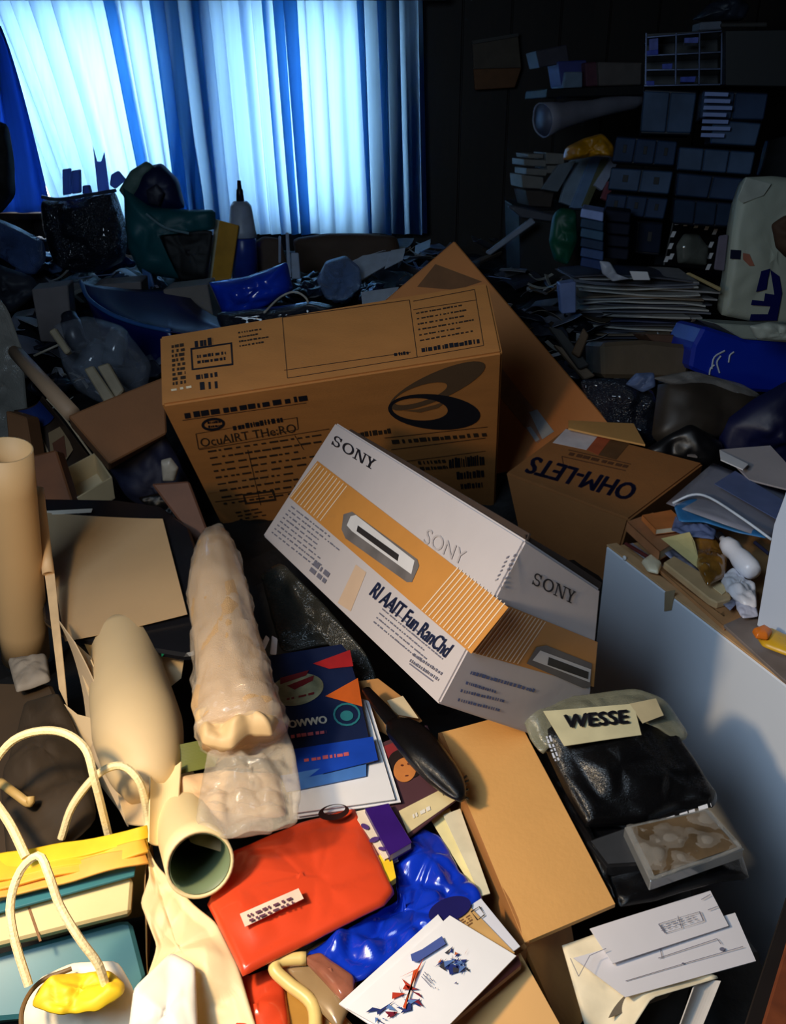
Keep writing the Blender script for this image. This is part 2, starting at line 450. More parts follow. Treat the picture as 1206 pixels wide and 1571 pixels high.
# brown door edge at the lower right
pl = Plane((.36, .5, .9), (-.9, -.45, 0))
t = T('door_1', None, None, None, 'structure')
a, b = Y(1206, 1375, .56), Y(1136, 1590, .40)
dv = Vector((.09, -.04, 0))
t.add('door_edge', extrude([a, b, b + Vector((.02, -.01, 0)), a + Vector((.02, -.01, 0))], Vector((0, 0, -.02)), .001), M((30, 22, 18), .5))
t.add('door_panel', extrude([a + Vector((.012, 0, .002)), b + Vector((.012, 0, .002)), b + Vector((.3, -.05, .002)), a + Vector((.3, -.05, .002))], Vector((0, 0, -.03)), .002), wood((110, 54, 28), (140, 72, 38), 5))
t.done()

# ------------------------------------------------------------------ the dark heap everything lies on
def heap_z(x, y):
    z = .80 + .30 * min(1, max(0, (y - 1.6) / 1.4)) + .03 * noise.noise(Vector((x * 3, y * 3, 2)))
    if y < 1.7 and -.15 < x < .3: z -= .08
    cx = .30 - (y - 1.3) * .36
    if y < 1.45 and x > cx - .12: z = max(.02, z - (x - cx + .12) * 8)
    return z
def heap(u, v):
    x = XL + .02 + (XR - XL - .04) * u; y = .22 + (YB - .2 - .22) * v
    return Vector((x, y, heap_z(x, y) + .05 * ridge(Vector((x, y, 0)), 6, 2) + .02 * turb(Vector((x, y, 3)), 19, 5)))
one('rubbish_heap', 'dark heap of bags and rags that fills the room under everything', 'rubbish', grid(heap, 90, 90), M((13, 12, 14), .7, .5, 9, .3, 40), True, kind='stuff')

# ================================================================== BIG BOXES
def sc12(L, k, top=True):
    c = [CAM + (Vector(p) - CAM) * k for p in L]
    def onto(i, a, b, d):      # keeps every visible face of a box flat
        pl = P3(c[a], c[b], c[d]); dr = c[i] - CAM; c[i] = CAM + dr * ((pl.p - CAM).dot(pl.n) / dr.dot(pl.n))
    onto(0, 1, 5, 4); onto(2, 1, 5, 6)
    if top: onto(7, 4, 5, 6)
    return c


# large brown appliance carton, corners: bottom 0-3 (front left, front right, back right, back left), top 4-7
c = sc12([(-0.319, 1.5976, 0.8452), (0.2083, 1.6418, 0.9343), (0.1873, 1.7545, 1.0133), (-0.3408, 1.715, 0.9348), (-0.3562, 1.3042, 1.2489), (0.1691, 1.3414, 1.3221), (0.1535, 1.4578, 1.4096), (-0.378, 1.4183, 1.3312)], 1.12)
t = T('appliance_carton', 'large brown appliance carton with a double oval emblem, tilted in the middle of the heap', 'box', loc=sum(c[:4], Vector()) / 4)
t.add('box_body', hexa(c, .004), CARD)
fr = P3(c[0], c[1], c[4]); tp = P3(c[4], c[5], c[6])
t.add('printed_emblem', crescent(fr, oval(666, 632, 71, 27, 5), oval(644, 628, 43, 17, 3)), INK, label='black open oval of the emblem')
t.add('printed_emblem', crescent(fr, oval(671, 592, 80, 21, -24), oval(645, 604, 43, 12, -18), .0010), M((92, 70, 48), .7, .05), label='brown open oval of the emblem')
t.add('printed_emblem', quads(fr, [[(618, 630), (640, 628), (668, 621), (690, 612), (672, 626), (645, 633)]], .0010), M((110, 80, 50), .7, .05))
t.add('printed_lettering', join(
    rows(fr, (282, 632), (470, 604), (284, 642), 1, 3, .9, .045, 1), line_marks(fr, [((280, 645), (470, 618))], .8),
    rows(fr, (356, 651), (432, 638), (358, 660), 1, 5, .9, .05, 1), crescent(fr, oval(327, 651, 18, 10, -6), oval(327, 651, 14, 6, -6)),
    rows(fr, (318, 646), (338, 644), (320, 658), 2, 8, .6, .1, 1)), INK)
t.add('printed_lettering', join(text(fr, 'OcuAIRT THe:RO', (306, 673), (452, 650), (309, 686)), frame_marks(fr, [(300, 666), (456, 640), (458, 658), (304, 689)], 1.0)), INKB)
t.add('printed_lettering', join(
    rows(fr, (318, 690), (505, 662), (345, 780), 9, 6, .28, .05, .6), line_marks(fr, [((305, 690), (505, 658)), ((330, 770), (480, 750)), ((380, 690), (400, 775)), ((452, 668), (466, 690))], .9),
    rows(fr, (548, 662), (598, 655), (550, 672), 1, 7, .8, .1, 1), rows(fr, (600, 674), (745, 662), (602, 681), 1, 8, .9, .05, 1), line_marks(fr, [((590, 672), (748, 655)), ((600, 690), (745, 672))], .9),
    rows(fr, (640, 706), (682, 703), (646, 724), 2, 9, .6, .12, 1), line_marks(fr, [((590, 712), (745, 692))], .7)), INKB)
t.add('printed_barcode', join(
    rows(fr, (688, 700), (742, 695), (689, 716), 1, 1, 1, .05, 1), rows(fr, (700, 722), (742, 718), (701, 735), 1, 2, .9, .07, 1), rows(fr, (706, 740), (740, 737), (707, 750), 1, 4, .9, .08, 1)), INK)
t.add('printed_emblem', join(frame_marks(fr, [(372, 758), (420, 752), (424, 768), (376, 774)], 3), rows(fr, (360, 785), (400, 778), (370, 800), 3, 3, .4, .2, .8), quads(fr, [oval(392, 808, 26, 11, -8, 20)])), INKB)
t.add('printed_band', quads(fr, [[(312, 742), (412, 727), (406, 742), (320, 757)]], .0006), M((176, 120, 64), .75, .05))
# top face print
t.add('printed_lettering', join(
    frame_marks(tp, [(292, 534), (356, 525), (358, 560), (294, 568)], 2.6), rows(tp, (302, 543), (346, 537), (303, 560), 2, 4, .6, .1, 1), rows(tp, (298, 519), (326, 515), (299, 532), 1, 5, .9, .14, 1),
    rows(tp, (300, 573), (334, 568), (301, 582), 1, 6, .9, .14, 1), rows(tp, (306, 584), (334, 581), (307, 597), 1, 9, .95, .3, 1)), INK)
t.add('printed_lettering', join(
    rows(tp, (263, 528), (283, 525), (265, 592), 9, 7, .7, .3, 1), rows(tp, (365, 508), (414, 500), (368, 535), 4, 9, .4, .07, .4),
    line_marks(tp, [((433, 487), (441, 580)), ((441, 580), (640, 548)), ((436, 568), (630, 540)), ((628, 460), (640, 548)), ((433, 487), (628, 460)), ((634, 462), (728, 444)), ((728, 444), (742, 530)), ((742, 530), (640, 548)), ((634, 475), (731, 460))], .9),
    rows(tp, (638, 478), (728, 462), (645, 528), 6, 11, .3, .05, .6)), INKB)
t.add('printed_lettering', join(rows(tp, (646, 532), (735, 518), (647, 540), 1, 12, .9, .05, 1), rows(tp, (604, 540), (628, 537), (605, 546), 1, 13, .9, .15, 1)), INK)
t.add('printed_lettering', rows(tp, (262, 596), (296, 590), (263, 600), 1, 14, .9, .2, 1), M((235, 215, 180), .7))
t.done()

# white and tan video recorder carton
c = sc12([(-0.1889, 1.1505, 1.1), (0.0423, 0.6819, 1.149), (0.1983, 0.7256, 1.0559), (-0.0481, 1.2005, 1.0209), (-0.0821, 1.2022, 1.2551), (0.1219, 0.7304, 1.2969), (0.21, 0.7798, 1.2167), (0.0242, 1.249, 1.1688)], 1.12, False)
t = T('recorder_carton', 'long white carton with a tan band and SONY lettering, lying askew before the brown carton', 'box', loc=sum(c[:4], Vector()) / 4)
t.add('box_body', hexa(c, .0025), M((188, 182, 184), .42, .02, 20, .02, 90))
A = P3(c[0], c[1], c[4]); B = P3(c[1], c[2], c[5])
TAN = M((190, 132, 66), .45, .05, 20)
t.add('printed_band', quads(A, [[(487, 707), (780, 932), (723, 1003), (444, 763)]], .0008), TAN)
t.add('printed_band', quads(B, [[(779, 929), (917, 985), (911, 1054), (724, 1001)]], .0008), TAN)
t.add('printed_pattern', join(*[line_marks(A, [((780 - k * 5.5, 929 - k * 4.2), (724 - k * 5.5, 999 - k * 4.5))], 1.6, .0014) for k in range(1, 15)], *[line_marks(B, [((782 + k * 5, 932 + k * 2), (728 + k * 6, 1003 + k * 1.4))], 1.6, .0014) for k in range(12)], *[line_marks(A, [((487 + k * 5, 711 + k * 3.8), (446 + k * 5, 763 + k * 4))], 1.3, .0014) for k in range(10)]), M((226, 206, 180), .5, .03))
t.add('printed_lettering', slab_serif(A, (513, 666), (577, 706), (507, 681)), INK)
t.add('printed_lettering', slab_serif(B, (820, 877), (884, 908), (815, 896)), INK)
def deck(pl, c4, inn, slot, lab):
    k = t.add('printed_picture', quads(pl, [c4], .0016), M((104, 100, 100), .5, .2), label=lab); t.add('printed_picture', quads(pl, [inn], .0020), M((205, 205, 208), .4, .04)); t.add('printed_picture', quads(pl, [slot], .0024), M((44, 42, 44), .4))
deck(A, [(527, 789), (540, 785), (640, 858), (643, 868), (632, 893), (624, 893), (530, 826), (524, 812)], [(538, 792), (546, 790), (636, 860), (631, 881), (540, 815), (532, 806)], [(549, 806), (612, 851), (610, 861), (547, 815)], 'grey picture of a recorder deck')
deck(B, [(823, 993), (838, 990), (908, 1018), (906, 1052), (895, 1056), (808, 1018)], [(829, 998), (907, 1027), (905, 1047), (817, 1013)], [(842, 1008), (903, 1031), (902, 1042), (840, 1020)], 'grey picture of a recorder deck on the end face')
NAVY = M((40, 50, 84), .5, .05)
t.add('printed_lettering', join(bold(A, 'RI AAIT Fun RanChd', (580, 893), (696, 990), (566, 912), .8), line_marks(A, [((573, 905), (575, 920))], 1)), NAVY)
GI = M((105, 105, 120), .6, .05)
t.add('printed_lettering', join(rows(A, (592, 925), (688, 1005), (570, 958), 5, 3, .3, .03, .7), rows(A, (636, 1000), (680, 1030), (626, 1018), 2, 4, .5, .05, 1), line_marks(A, [((628, 1018), (664, 1045))], 2),
    rows(A, (448, 775), (528, 838), (414, 820), 8, 5, .3, .05, .4), rows(A, (484, 858), (508, 878), (474, 876), 2, 6, .8, .25, 1),
    line_marks(A, [((798, 838), (770, 905))], .6), rows(A, (792, 848), (788, 850), (768, 902), 8, 9, .6, .9, 1), rows(A, (782, 851), (778, 853), (762, 892), 6, 2, .5, .9, 1)), GI)
t.add('printed_lettering', join(rows(B, (724, 1028), (822, 1056), (721, 1034), 1, 7, .9, .04, 1), rows(B, (716, 1044), (762, 1058), (714, 1050), 1, 8, .8, .05, 1), rows(B, (708, 1056), (775, 1072), (706, 1062), 1, 9, .8, .05, 1), rows(B, (704, 1070), (768, 1086), (702, 1076), 1, 9, .8, .05, 1)), M((80, 96, 140), .6))
t.add('printed_lettering', text(A, 'SONY', (656, 810), (716, 846), (648, 832)), M((172, 166, 168), .5, .02), label='pale embossed lettering')
t.add('printed_panel', quads(A, [[(546, 866), (562, 878), (538, 938), (518, 925)]], .0006), M((196, 170, 146), .5, .03))
# dark open side of the carton showing along its upper edge
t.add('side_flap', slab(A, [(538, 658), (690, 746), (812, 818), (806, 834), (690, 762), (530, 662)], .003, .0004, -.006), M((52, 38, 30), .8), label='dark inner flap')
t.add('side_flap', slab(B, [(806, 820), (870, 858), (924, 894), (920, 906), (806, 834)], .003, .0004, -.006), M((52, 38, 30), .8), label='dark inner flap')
t.done()

# big flattened carton leaning behind
BD = Plane(Y(770, 560, 2.0), (-.12, -.85, .42))
t = T('leaning_carton_sheet', 'huge flat cardboard sheet standing on its corner behind the appliance carton', 'cardboard')
t.add('board', slab(BD, [(697, 369), (938, 652), (830, 760), (700, 780), (585, 465)], .03, .003), M((196, 122, 60), .7, .06, 10, .05, 150))
t.add('brown_tape', slab(BD, [(770, 565), (845, 660), (825, 680), (768, 610)], .0008, 0, .0012), M((150, 92, 44), .4))
t.add('clear_tape', slab(BD, [(812, 632), (824, 628), (850, 662), (832, 674)], .0008, 0, .0024), M((190, 196, 205), .12, .1, 40, .4, 60, spec=1))
t.add('clear_tape', slab(BD, [(808, 656), (814, 654), (828, 674), (822, 678)], .0008, 0, .0024), M((190, 196, 205), .12, .1, 40, .4, 60, spec=1))
t.add('crease', quads(BD, [[(640, 440), (668, 405), (740, 432), (700, 445)]], .0008), M((120, 80, 46), .8))
t.done()

# second brown carton, marker lettering upside down
c = sc12([(0.2674, 1.5922, 0.8331), (0.3988, 1.4254, 0.8648), (0.5859, 1.5784, 0.8904), (0.4042, 1.7603, 0.8926), (0.2159, 1.5789, 1.0301), (0.4101, 1.3918, 1.0161), (0.586, 1.553, 1.0601), (0.3607, 1.7379, 1.0692)], 1.06)
t = T('marked_carton', 'brown carton with dark blue handwriting upside down on its lid, right of the appliance carton', 'box', loc=sum(c[:4], Vector()) / 4)
t.add('box_body', hexa(c, .004), M((150, 98, 52), .75, .07, 12, .08, 200))
tp = P3(c[4], c[5], c[6])
t.add('handwriting', bold(tp, 'OHM-LETS', (964, 768), (804, 724), (980, 744), 1.3, .002), M((26, 28, 60), .5), label='dark blue marker lettering')
t.add('printed_lettering', join(line_marks(tp, [((872, 690), (968, 712)), ((862, 700), (960, 722)), ((866, 722), (862, 700))], 1.2), rows(tp, (876, 692), (966, 712), (870, 700), 1, 3, .6, .08, 1)), M((90, 56, 34), .7))
t.add('paper_label', slab(tp, [(868, 658), (918, 668), (900, 690), (848, 679)], .0006, 0, .0016), M((206, 200, 205), .6))
t.add('red_label', slab(tp, [(918, 668), (938, 672), (918, 698), (900, 690)], .0006, 0, .0014), M((168, 84, 52), .6))
t.add('brown_tape', slab(tp, [(938, 674), (966, 680), (945, 705), (918, 698)], .0006, 0, .0014), M((100, 70, 44), .5))
t.add('flap', sheet([Y(872, 645, 1.84), Y(972, 650, 1.84), Y(990, 682, 1.72), Y(872, 657, 1.80)], .004, 0, .001, 3, 6), CARDL)
t.add('flap', sheet([Y(1008, 652, 1.86), Y(1016, 654, 1.84), Y(1070, 700, 1.68), Y(1008, 690, 1.74)], .004, 0, .001, 4, 6), M((120, 112, 110), .7), label='grey side flap')
t.done()

# pale cabinet on the right with loose things on its top
A0, A1 = Z(930, 838, 1.0), Z(1206, 1052, 1.0); d = (A1 - A0).normalized(); nrm = Vector((-d.y, d.x, 0)); nrm = nrm if nrm.x > 0 else -nrm
A2 = A0 + d * 1.25
t = T('white_cabinet', 'tall pale white cabinet side on the right with a littered top', 'cabinet', loc=(A0 + nrm * .3) * 1 - Vector((0, 0, A0.z)))
o = Vector((0, 0, 1.0)); wv = nrm * .52
t.add('side_panel', extrude([A0, A2, A2 - o, A0 - o], nrm * .018, .002), M((224, 232, 244), .38, .03, 6))
t.add('body', extrude([A0 + nrm * .019 - Vector((0, 0, .012)), A2 + nrm * .019 - Vector((0, 0, .012)), A2 + nrm * .019 - o, A0 + nrm * .019 - o], nrm * .5, .002), M((120, 108, 96), .6))
t.add('worktop', extrude([A0 + nrm * .02 - Vector((0, 0, .01)), A2 + nrm * .02 - Vector((0, 0, .01)), A2 + nrm * .52 - Vector((0, 0, .01)), A0 + nrm * .52 - Vector((0, 0, .01))], Vector((0, 0, .008)), .001), M((196, 152, 104), .5))
t.add('edge_band', extrude([A0 + nrm * .0005 + Vector((0, 0, .0005)), A2 + nrm * .0005 + Vector((0, 0, .0005)), A2 + nrm * .02 + Vector((0, 0, .0005)), A0 + nrm * .02 + Vector((0, 0, .0005))], Vector((0, 0, .003)), .0005), M((206, 164, 118), .5))
q = lambda x, y, z: Z(x, y, z)
CP = Plane(A0, -nrm)
t.add('tape_strip', slab(CP, [(1020, 908), (1036, 905), (1030, 936), (1019, 938)], .0006, 0, .0014), M((158, 138, 108), .6))
t.add('screw', lathe(CP(959, 856, .0005), -nrm, [(.004, 0), (.004, .002), (.002, .003)], 10), M((240, 240, 240), .4))
t.done()

# ================================================================== FOREGROUND, LEFT TO RIGHT
LIT = (1, 1, 1)
# two paper carrier bags with cord handles, lower left
def cord(pts, r=.0042, n=30): return tube(curve(pts, n), r, 8)
YEL = M((250, 205, 40), .55, .12, 30); TEAL = M((64, 128, 140), .35, .1, 10); BAGW = M((238, 216, 160), .6, .05, 9, .05, 40)
t = T('paper_carrier_bag', 'cream carrier bag with tall cord handles, full of yellow and teal packets', 'bag')
z0 = .96
t.add('rear_wall', sheet([Z(-60, 1370, z0), Z(228, 1296, z0), Z(232, 1400, z0 - .13), Z(-60, 1480, z0 - .13)], .001, .004, .004, 1), BAGW)
t.add('side_wall', sheet([Z(226, 1290, z0), Z(212, 1420, z0 - .03), Z(222, 1520, z0 - .10), Z(236, 1400, z0 - .12)], .001, .006, .006, 2), M((150, 112, 60), .6, .05, 9))
t.add('front_wall', sheet([Z(-60, 1590, z0 - .06), Z(212, 1545, z0 - .05), Z(205, 1600, z0 - .16), Z(-60, 1680, z0 - .16)], .001, .004, .004, 3), BAGW)
CW = M((244, 226, 176), .5, .04, 40, .2, 400)
t.add('cord_handle', cord([Z(-30, 1200, 1.03), Z(20, 1136, 1.07), Z(82, 1121, 1.08), Z(128, 1145, 1.07), Z(146, 1200, 1.04), Z(168, 1288, .965)]), CW)
t.add('cord_handle', cord([Z(94, 1286, .965), Z(112, 1235, 1.0), Z(150, 1188, 1.03), Z(186, 1175, 1.035), Z(214, 1200, 1.02), Z(226, 1250, .98), Z(227, 1276, .965)]), CW)
t.done()
def packet(name, label, cat, px, z, th, mat, seed, wr=.003, grp=None, puff=.3, wf=16, dz=0):
    return one(name, label, cat, blob([Z(x, y, z + (dz * (y - px[0][1]) / 100)) for x, y in px], th, wr, seed, wf, puff=puff, smooth=1), mat, True, grp)
for k, lab in enumerate(('topmost folded yellow envelope in the left carrier bag', 'second folded yellow envelope in the left carrier bag', 'third folded yellow envelope in the left carrier bag', 'lowest folded yellow envelope in the left carrier bag')):
    dy = k * 11; one('yellow_envelope', lab, 'envelope', sheet([Z(-40, 1318 + dy, .985 - k * .003), Z(226 - 2 * k, 1270 + dy, .982 - k * .003), Z(228, 1288 + dy * 1.1, .978 - k * .003), Z(-40, 1352 + dy, .980 - k * .003)], .003, .004, .006, k + 2, 16, 22), M((250, 205 - 8 * k, 40 + 14 * k), .55, .12, 30), True, 'yellow envelopes in the left carrier bag')
one('teal_box', 'teal plastic box standing inside the left carrier bag', 'box', slab(P3(Z(0, 1470, .90), Z(200, 1410, .90), Z(200, 1500, .87)), [(-60, 1478), (188, 1412), (202, 1414), (224, 1500), (210, 1530), (60, 1560), (-60, 1570)], .05, .004), TEAL)
one('teal_folder', 'thin teal folder edge between yellow packet and cream box in the left bag', 'folder', slab(HZ(.958), [(-50, 1398), (195, 1322), (208, 1326), (206, 1342), (-50, 1412)], .003, .0005), TEAL)
t = T('cream_box', 'flat cream paper box tied with brown string inside the left carrier bag', 'box')
CB = P3(Z(0, 1400, .95), Z(200, 1345, .95), Z(200, 1400, .93))
t.add('box_body', slab(CB, [(-50, 1412), (190, 1340), (204, 1348), (200, 1400), (150, 1412), (-50, 1462)], .03, .003), BAGW)
t.add('string', line_marks(CB, [((44, 1392), (62, 1444))], 4, .001), M((140, 100, 60), .7))
t.done()
t = T('small_carrier_bag', 'smaller cream carrier bag in the bottom left corner with a thin cord handle', 'bag')
t.add('front_wall', blob([Z(x, y, .97 - (y - 1500) * .0004) for x, y in ((30, 1545), (60, 1500), (110, 1478), (180, 1474), (205, 1520), (215, 1640), (30, 1660))], .008, .004, 3, 20), M((246, 236, 214), .5, .03, 9), True)
t.add('cord_handle', cord([Z(44, 1512, 1.0), Z(22, 1440, 1.03), Z(16, 1385, 1.05), Z(32, 1335, 1.07), Z(60, 1313, 1.08), Z(76, 1345, 1.07), Z(92, 1390, 1.05), Z(122, 1440, 1.03), Z(150, 1478, 1.01), Z(162, 1512, .99)], .0036), CW)
t.add('rim_wire', cord([Z(36, 1610, .975), Z(34, 1550, .985), Z(60, 1508, .985), Z(110, 1486, .985)], .002), M((110, 84, 50), .5))
t.done()
one('yellow_packet', 'bright yellow packet with tan tape inside the smaller carrier bag', 'packet', blob([Z(x, y, .985) for x, y in ((48, 1542), (62, 1512), (110, 1492), (168, 1486), (192, 1510), (190, 1530), (150, 1552), (105, 1552), (95, 1560))], .006, .010, 9, 28), YEL, True)
one('cord_handle', 'straight cream cord running down the left edge above the yellow packet', 'cord', cord([Z(-20, 1215, 1.03), Z(14, 1262, 1.02), Z(40, 1315, 1.0)], .0046, 10), CW)
# big cream paper sheets folded over beside the bag
t = T('wrapping_paper', 'large crumpled cream wrapping paper sheet folded down beside the left carrier bag', 'paper')
WP = M((236, 214, 168), .55, .05, 7, .08, 30)
t.add('sheet', blob([Z(x, y, z) for x, y, z in ((222, 1290, .965), (238, 1322, .965), (292, 1380, .97), (330, 1410, .97), (365, 1480, .96), (400, 1600, .94), (200, 1640, .94), (215, 1525, .95), (240, 1450, .96), (215, 1385, .96), (228, 1340, .965))], .008, .020, 4, 10, 100, 26), WP, True)
t.add('sheet', blob([Z(x, y, z) for x, y, z in ((205, 1515, .985), (262, 1460, .98), (300, 1480, .98), (306, 1640, .95), (190, 1640, .95))], .006, .006, 7, 14), M((246, 238, 224), .5, .03, 9), True)
t.done()
# cream tube open towards the camera
def roll(px0, z0_, px1, z1_, r0, r1, wall, n=9):
    a, b = Z(*px0, z0_), Z(*px1, z1_); return pipe([a.lerp(b, i / n) for i in range(n + 1)], [r0 + (r1 - r0) * i / n for i in range(n + 1)], wall, 36)
t = T('poster_tube', 'cream cardboard tube with its dark greenish open end facing the doorway', 'tube')
a, b = Z(232, 1170, .93), Z(304, 1334, .985)
t.add('tube_wall', roll((262, 1205), .90, (307, 1326), 1.012, .031, .032, .003), M((238, 216, 164), .6, .05, 8), True)
t.add('lining', roll((263, 1207), .90, (307, 1325), 1.0115, .0275, .0285, .001), M((112, 128, 96), .5, .1, 8, stretch=(1, 1, 1)), True)
t.done()
# large paper roll, a cone of wrapped sheet
t = T('paper_roll', 'large rolled cream paper flaring downwards, left of the plastic wrapped roll', 'paper roll')
ax = [Z(190, 975, .96), Z(196, 1040, .97), Z(212, 1120, .985), Z(222, 1180, .985), Z(228, 1218, .975)]
t.add('rolled_sheet', tube(curve(ax, 16), [.044 + .010 * math.sin(i / 16 * 2.4) - .026 * max(0, (i - 8) / 8) for i in range(17)], 48, True, .0012, wf=9), M((214, 190, 148), .6, .05, 7), True)
t.add('inner_edge', sheet([Z(128, 985, .975), Z(160, 962, .98), Z(172, 955, .98), Z(140, 1010, .975)], .001, .003, .001, 1, 6), M((196, 150, 88), .6))
t.done()
one('paper_sheet', 'stiff cream sheet bent upright along the left side of the large paper roll', 'paper', sheet([Z(102, 952, 1.02), Z(128, 985, 1.02), Z(212, 1265, .95), Z(148, 1140, .93)], .0015, .012, .003, 5, 14, axis=1), M((206, 182, 148), .6, .04, 8))
one('paper_sheet', 'notched cream sheet with a curled edge under the left side of the large paper roll', 'paper', slab(P3(Z(100, 1080, .97), Z(200, 1130, .97), Z(200, 1240, .9)), [(98, 1080), (118, 1096), (182, 1112), (180, 1140), (200, 1146), (196, 1262), (150, 1200)], .0015, .0004), M((214, 188, 148), .6, .04, 8))
one('green_sticker', 'green torn sticker on the pale card right of the large paper roll', 'sticker', slab(HZ(.992), [(243, 958), (254, 952), (269, 949), (264, 962), (270, 972), (262, 985), (255, 1000), (248, 1008), (246, 985), (243, 972)], .001, .0002), M((16, 112, 72), .5, .2, 60))
one('card_sheet', 'pale card peeking out below the framed board beside the green sticker', 'card', sheet([Z(225, 958, .985), Z(292, 944, .985), Z(278, 1040, .95), Z(262, 1052, .95)], .0015, 0, .003, 8), M((200, 176, 138), .6))
# plastic wrapped roll
t = T('wrapped_roll', 'long roll of cream cloth in crinkled clear plastic, lying upright in the left foreground', 'roll')
ax = [Z(330, 822, 1.08), Z(332, 880, 1.075), Z(342, 950, 1.07), Z(352, 1020, 1.065), Z(362, 1075, 1.06), Z(372, 1118, 1.05), Z(374, 1136, 1.045)]
rr = [.019, .026, .0315, .0345, .0375, .036, .036, .038, .039, .040, .041, .042, .044, .045, .044, .036, .018]
t.add('cloth', tube(curve(ax, 16), [r * 1.08 for r in rr], 60, True, .004, 4, 30), M((192, 158, 116), .4, .06, 20, .3, 50, coat=.7), True)
t.add('plastic_wrap', tube(curve(ax, 40), [1.16 * rr[int(i / 40 * 16)] * (1 - (i / 40 * 16) % 1) + 1.16 * rr[min(16, int(i / 40 * 16) + 1)] * ((i / 40 * 16) % 1) for i in range(41)], 80, False, .0045, 9, 34), M((230, 220, 205), .1, .05, 20, .35, 60, alpha=.3, spec=1, coat=.6), True)
t.add('cloth_bunch', blob([Z(x, y, 1.068) for x, y in ((298, 1096), (330, 1080), (376, 1058), (412, 1064), (430, 1096), (418, 1126), (384, 1124), (356, 1142), (310, 1138))], .020, .014, 3, 20, 90, 22), M((204, 174, 128), .6, .06, 20), True)
t.done()
one('clear_bag', 'crinkled clear plastic bag spread below the plastic wrapped roll', 'bag', blob([Z(x, y, 1.035) for x, y in ((318, 1150), (380, 1128), (440, 1118), (452, 1150), (462, 1210), (455, 1256), (420, 1266), (345, 1282), (300, 1262), (308, 1200))], .012, .018, 8, 20, 100, 26), M((238, 226, 205), .1, .05, 20, .5, 50, alpha=.34, spec=1, coat=.6), True)
one('clear_bag', 'flat clear plastic flap lying on the top left corner of the red bag', 'bag', blob([Z(x, y, 1.0) for x, y in ((312, 1240), (420, 1255), (418, 1278), (345, 1286), (296, 1270))], .004, .004, 12, 26), M((238, 210, 190), .1, .05, 20, .4, 50, alpha=.3, spec=.9), True)
one('green_sheet', 'dull olive plastic sheet under the clear bag beside the poster tube', 'sheet', sheet([Z(262, 1145, 1.0), Z(345, 1128, 1.0), Z(330, 1175, .99), Z(254, 1192, .98)], .001, 0, .004, 8), M((104, 108, 52), .35, .1, 8))
one('crumpled_paper', 'crumpled beige paper under the clear bag above the poster tube opening', 'paper', blob([Z(x, y, .985) for x, y in ((270, 1195), (330, 1180), (430, 1190), (440, 1250), (350, 1262), (345, 1305), (290, 1290))], .012, .010, 15, 20), M((224, 186, 140), .6), True)

one('paper_sheet', 'long cream sheet lying between the upright sheet and the large paper roll', 'paper', sheet([Z(122, 990, .985), Z(150, 1020, .99), Z(248, 1262, .96), Z(205, 1268, .955)], .0015, .012, .003, 15, 14, axis=0), M((222, 198, 158), .6, .04, 8))
one('paper_sheet', 'narrow folded cream sheet running down to the back corner of the carrier bag', 'paper', sheet([Z(230, 1185, .995), Z(276, 1178, .99), Z(268, 1290, .975), Z(228, 1300, .98)], .0015, .01, .004, 16, 14, axis=0), M((236, 212, 162), .6, .04, 8))
one('dark_plastic', 'smoky dark plastic sheet between the wrapped roll and the recorder carton', 'plastic', blob([Z(x, y, z) for x, y, z in ((398, 880, 1.0), (430, 860, 1.03), (500, 930, 1.0), (560, 1000, .97), (580, 1045, .95), (540, 1040, .95), (520, 985, .96), (430, 1000, .96))], .006, .012, 3, 12, 60), M((44, 44, 40), .25, .3, 14, .3, 30, coat=.4), True)
# framed board and left tubes
FB = P3(Z(70, 800, 1.02), Z(250, 800, 1.04), Z(180, 960, 1.0))
t = T('framed_board', 'black framed board covered with tan paper, propped behind the paper rolls on the left', 'board')
t.add('frame', slab(FB, [(50, 764), (180, 766), (245, 775), (290, 808), (304, 850), (302, 1000), (285, 1005), (100, 975), (66, 950)], .014, .004, -.004), M((18, 19, 24), .3, .1, 20))
t.add('paper_cover', sheet([FB(66, 788, .003), FB(250, 797, .003), FB(288, 944, .003), FB(100, 985, .003)], .001, .002, .0015, 2, 14), M((180, 152, 116), .42, .06, 6, .03, 30))
t.add('tear', slab(FB, [(66, 784), (142, 780), (140, 786), (66, 790)], .0006, .0001, .005), M((215, 205, 190), .5))
t.done()
def stick(name, label, cat, p0, p1, r, mat, n=16, hollow=False, grp=None, sq=False):
    a, b = p0, p1
    g = pipe([a.lerp(b, i / 6) for i in range(7)], r, .0025, n) if hollow else tube([a, a.lerp(b, .5), b], r, 4 if sq else n)
    return one(name, label, cat, g, mat, not sq, grp)
stick('poster_tube', 'thick plain tan cardboard tube standing at the left edge of the picture', 'tube', Y(8, 690, 1.10), Y(40, 1006, 1.16), .035, M((206, 168, 118), .6, .04, 6), 30, True)
stick('poster_tube', 'slim rolled paper tube leaning beside the thick tan tube', 'tube', Y(58, 750, 1.22), Z(74, 880, 1.05), .0085, M((220, 184, 138), .6, .04, 6), 20, True)
one('paper_strip', 'long narrow cream paper strip hanging from the slim paper tube, ink specks on it', 'paper', sheet([Z(66, 862, 1.055), Z(82, 862, 1.055), Z(104, 1085, .97), Z(92, 1060, .97)], .001, .006, .004, 3, 14, axis=1), M((212, 182, 140), .6))
one('tube_cap_box', 'small grey crumpled paper box below the thick tan tube', 'box', blob([Z(x, y, .97) for x, y in ((12, 1012), (72, 1005), (78, 1045), (25, 1062))], .012, .005, 5, 26), M((132, 124, 114), .7), True)
